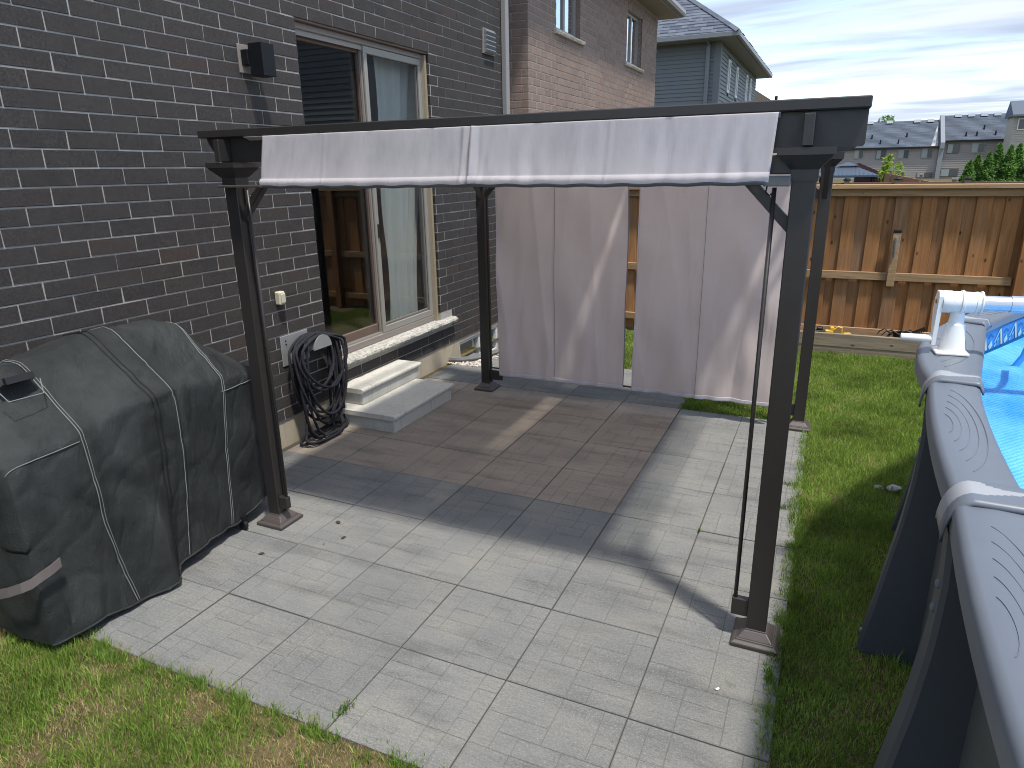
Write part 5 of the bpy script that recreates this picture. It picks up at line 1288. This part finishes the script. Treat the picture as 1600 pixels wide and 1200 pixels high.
for k, (xx, yy, hh) in enumerate(((6.75, 28, 1.85), (7.02, 28.3, 2.05), (7.3, 28, 2.12), (7.6, 28.2, 2.42), (7.9, 28, 2.34), (8.2, 28.3, 2.40), (8.55, 28, 2.35))):
    t = thing('cedar_tree', ['leftmost and lowest dark green cedar of the hedge above the fence', 'second cedar from the left in the hedge above the fence', 'third cedar from the left in the hedge above the fence', 'tallest pointed cedar in the middle of the hedge', 'cedar just right of the tallest one in the hedge', 'sixth cedar in the hedge near the right photo edge', 'cedar at the right photo edge in the hedge', 'last cedar of the hedge beyond the right photo edge'][k], 'tree', (xx, yy, 0), 'cedars in the neighbour hedge')
    s = MB(); leafball(s, 0, 0, .1, .46, hh - .0, 4200, rc, .085, True); s.build('crown', CEDL, t, kind=None, fixn=False)
    s = MB(); s.tube([(0, 0, 0), (0, 0, hh * .8)], [.05, .01], 6); s.build('trunk', BARK, t)
t = thing('young_tree', 'lime green young tree in front of the far terrace houses', 'tree', (4.25, 30, 0))
s = MB(); rc = random.Random(2)
for (dx, dz, r1, r2, n) in ((0, 1.5, .30, .35, 260), (-.02, 1.9, .20, .35, 180), (.08, 2.15, .10, .2, 60), (.35, 1.55, .28, .28, 150), (.42, 1.85, .15, .12, 50), (.55, 1.5, .15, .15, 60)): leafball(s, dx, 0, dz, r1, r2, n, rc, .085)
s.build('crown', SAPL, t, fixn=False)
s = MB(); s.tube([(0, 0, 0), (.02, 0, 1.2), (0, 0, 2.1)], [.035, .02, .006], 6); s.tube([(.01, 0, 1.0), (.3, 0, 1.5)], [.015, .006], 5); s.build('trunk', BARK, t)
t = thing('distant_tree', 'tip of a distant tree peeking over the far terrace roof', 'tree', (8.6, 125, 0))
s = MB(); leafball(s, 0, 0, 7.6, 1.4, 1.4, 500, rc, .35); s.build('crown', CEDL, t, fixn=False); s = MB(); s.tube([(0, 0, 0), (0, 0, 8)], [.3, .1], 6); s.build('trunk', BARK, t)
# ------------------------------------------------------------------ small things on the ground
def leafobj(x, y, sc, label, mat=BROWNLEAF, name='dry_leaf', cat='leaf'):
    s = MB(); a = rb.uniform(0, 6); n = 7; vs = [(0, 0, .004)]
    for k in range(n): t = 2 * math.pi * k / n; r = sc * rb.uniform(.6, 1.1); vs.append((r * math.cos(t) * 1.4, r * math.sin(t) * .8, rb.uniform(.0015, .006)))
    s.add(vs, [(0, k + 1, (k + 1) % n + 1) for k in range(n)]); o = s.build(name, mat, solid=.0008, loc=(x, y, .002)); o.rotation_euler = (0, 0, a); tag(o, label, cat)
leafobj(.054, .774, .017, 'brown dried leaf scrap nearest the front left post base'); leafobj(.195, .645, .014, 'brown dried leaf scrap lying right of the other one on the slabs')
leafobj(.137, .546, .006, 'tiny dark crumb below the two leaf scraps')
leafobj(-.109, .335, .014, 'dark leaf crumb beside the barbecue cover on the grey slab'); leafobj(2.281, .277, .009, 'pale chipped crumb on the slab in front of the right post', simple('pale_chip', (.75, .70, .6), .8), 'stone_chip', 'chip')
def rock(x, y, s_, label, seed):
    s = MB(); r = random.Random(seed); import itertools
    bm = bmesh.new(); bmesh.ops.create_icosphere(bm, subdivisions=3, radius=1)
    for v in bm.verts:
        d = 1 + .25 * fb(v.co.x * 1.6, v.co.y * 1.6, v.co.z * 1.6 + seed) + .1 * fb(v.co.x * 4, v.co.y * 4, v.co.z * 4 + seed); v.co = Vector((v.co.x * d * s_ * 1.3, v.co.y * d * s_, v.co.z * d * s_ * .65))
    me = bpy.data.meshes.new('rock'); bm.to_mesh(me); bm.free(); me.materials.append(ROCKM); me.polygons.foreach_set('use_smooth', [True] * len(me.polygons)); o = link('rock', me, None, (x, y, s_ * .4)); tag(o, label, 'rock')
rock(3.03, 2.47, .033, 'grey and white rock in the grass against the pool upright', 1); rock(2.94, 2.46, .022, 'smaller flat pale rock left of the grey one by the pool', 5)
# ------------------------------------------------------------------ lawn blades
def lawn(name, pts, h, w, cols, segs=2):
    n = len(pts); ang = rng.uniform(0, 2 * np.pi, n); lean = rng.uniform(0, .75, n) ** 1.0; la = rng.uniform(0, 2 * np.pi, n)
    dx, dy = np.cos(ang) * w / 2, np.sin(ang) * w / 2
    lx, ly = np.cos(la) * lean * h, np.sin(la) * lean * h
    x, y = pts[:, 0], pts[:, 1]; z0 = np.full(n, -.015)
    hh = h * np.sqrt(np.maximum(.1, 1 - lean ** 2 * .8))
    V = np.empty((n, 5, 3))
    V[:, 0] = np.stack([x - dx, y - dy, z0], 1); V[:, 1] = np.stack([x + dx, y + dy, z0], 1)
    V[:, 2] = np.stack([x + dx * .8 + lx * .35, y + dy * .8 + ly * .35, z0 + hh * .55], 1); V[:, 3] = np.stack([x - dx * .8 + lx * .35, y - dy * .8 + ly * .35, z0 + hh * .55], 1)
    V[:, 4] = np.stack([x + lx, y + ly, z0 + hh], 1)
    me = bpy.data.meshes.new(name); me.vertices.add(n * 5); me.vertices.foreach_set('co', V.ravel())
    base = (np.arange(n) * 5)[:, None]; loops = np.concatenate([base + [0, 1, 2, 3], base + [3, 2, 4]], 1).ravel()
    me.loops.add(n * 7); me.loops.foreach_set('vertex_index', loops)
    me.polygons.add(n * 2); st_ = np.stack([np.arange(n) * 7, np.arange(n) * 7 + 4], 1).ravel(); me.polygons.foreach_set('loop_start', st_)
    me.update(calc_edges=True)
    ca = me.color_attributes.new('Col', 'FLOAT_COLOR', 'POINT'); C4 = np.ones((n, 5, 4)); C4[:, :, :3] = cols[:, None, :]; ca.data.foreach_set('color', C4.ravel())
    me.materials.append(GRASS); o = link(name, me); o['kind'] = 'stuff'; return o
def n2(P, sc, seed): return np.array([mnoise.noise(Vector((a * sc, b * sc, seed))) for a, b in P])
def scatter(x0, x1, y0, y1, dens, cond):
    n = int((x1 - x0) * (y1 - y0) * dens); P = np.stack([rng.uniform(x0, x1, n), rng.uniform(y0, y1, n)], 1); return P[cond(P)]
def onp(P, m=0.):
    x, y = P[:, 0], P[:, 1]; rag = .035 * n2(P * [1, 0], 9, 4.4) + .03 * n2(P * [1, 0], 31, 2.2) + .01; ragy = .03 * n2(P * [0, 1], 8, 7.4) + .028 * n2(P * [0, 1], 29, 5.2) - .004
    a = (x < 2.47 - .018 + ragy + m) & (y > -.5 + .03 + rag) & (y < 3.5 - .012 + rag * .5); b = (x < 1.5 - .02 + ragy * .6) & (x > -.95) & (y >= 3.4) & (y < 4.5); return a | b | (x < -1.04)
inpool = lambda P: (P[:, 0] > 3.2) & (P[:, 1] < 1.9)
def make(name, x0, x1, y0, y1, dens, h, w, dead=0, patch=1.0):
    P = scatter(x0, x1, y0, y1, dens, lambda P: ~onp(P) & ~inpool(P))
    n = len(P); q = n2(P, 2.3, 1.7) + .5 * n2(P, 7, 3.1); r = rng.random(n)
    dmask = np.zeros(n)
    if dead: 
        e = np.clip(1 - (-.47 - P[:, 1]) / .16, 0, 1); dmask = np.clip(.95 * e + 1.5 * (q) + dead + .35 * np.clip((-.1 - P[:, 0]) / .6, 0, 1) * np.clip((-P[:, 1] - .4), 0, 1), 0, 1)
    else: dmask = np.clip(q * patch - .02, 0, .55)
    edge = np.clip(1 - (P[:, 0] - 2.44) / .06, 0, 1) * (P[:, 0] > 2.3) * (P[:, 1] < 3.5); dmask = np.clip(dmask + .55 * edge * (n2(P, 5, 9) > -.1), 0, .95)
    isd = r < dmask
    keep = ~(isd & (rng.random(n) < (.25 if dead else .1)))
    P, isd, q = P[keep], isd[keep], q[keep]; n = len(P); t = rng.random(n)[:, None]
    green = np.array([.10, .20, .025]) * (1 - t) + np.array([.36, .48, .10]) * t; green *= (1 + .5 * q[:, None])
    tan = np.array([.30, .23, .11]) * (1 - t) + np.array([.60, .48, .27]) * t
    cols = np.where(isd[:, None], tan, green); H = h * rng.uniform(.45, 1.25, n) * (1 + .9 * np.clip(n2(P, 9, 12.3), -.4, 1)) * np.where(rng.random(n) < .02, 1.7, 1.0) * np.where(isd, .5, 1.0)
    return lawn(name, P, H, w, np.clip(cols, .005, 1))
make('front_lawn', -1.03, 1.75, -1.9, -.44, 30000, .042, .0034, dead=.34)
make('side_lawn', 2.42, 3.3, -1.6, 3.5, 26000, .038, .0034, patch=.8)
make('back_lawn', 1.45, 4.6, 3.46, 5.91, 21000, .036, .0038, patch=.7)
make('back_lawn', -.6, 1.46, 4.48, 6.2, 9000, .036, .005, patch=.5)
def clumps(name, pts_, n_, dx):
    P = np.concatenate([np.stack([rng.normal(px, .020, n_), rng.normal(py, .016, n_)], 1) for px, py in pts_]); t = rng.random(len(P))[:, None]
    return lawn(name, P, .055 * rng.uniform(.35, 1.25, len(P)), .0036, np.array([.09, .19, .025]) * (1 - t) + np.array([.30, .42, .09]) * t)
clumps('edge_grass', [(rng.uniform(-.35, 1.7), -.505 - abs(rng.normal(0, .03))) for _ in range(46)], 42, 0)
clumps('edge_grass', [(2.475 + abs(rng.normal(0, .02)), rng.uniform(-.3, 3.4)) for _ in range(60)], 34, 0)
make('outer_lawn', 3.0, 9, 3.4, 6.2, 2500, .04, .007)
def weed(x, y, s_, n, label, ang=0, el=0.):
    P = np.stack([rng.normal(0, s_, n), rng.normal(0, s_ * .35, n)], 1); c, s2 = math.cos(ang), math.sin(ang); P = P @ np.array([[c, s2], [-s2, c]]); P += [x, y]
    t = rng.random(n)[:, None]; o = lawn('weed_tuft', P, .035 * rng.uniform(.4, 1.2, n), .004, np.array([.06, .15, .02]) * (1 - t) + np.array([.16, .27, .04]) * t); del o['kind']; o.location.z = .018; tag(o, label, 'weed')
weed(1.01, -.40, .030, 60, 'green weed tuft growing in the slab joint near the lawn', 1.5); weed(2.004, 1.476, .008, 14, 'tiny green weed in the joint between right hand slabs', 1.5); weed(2.46, .42, .03, 90, 'tuft of bright grass at the patio edge by the right post base', 1.5)
weed(2.44, 2.30, .03, 50, 'thin grass tuft creeping over the patio edge, farther one', .1); weed(2.42, 1.95, .025, 45, 'thin grass tuft creeping over the patio edge, nearer one', .1)
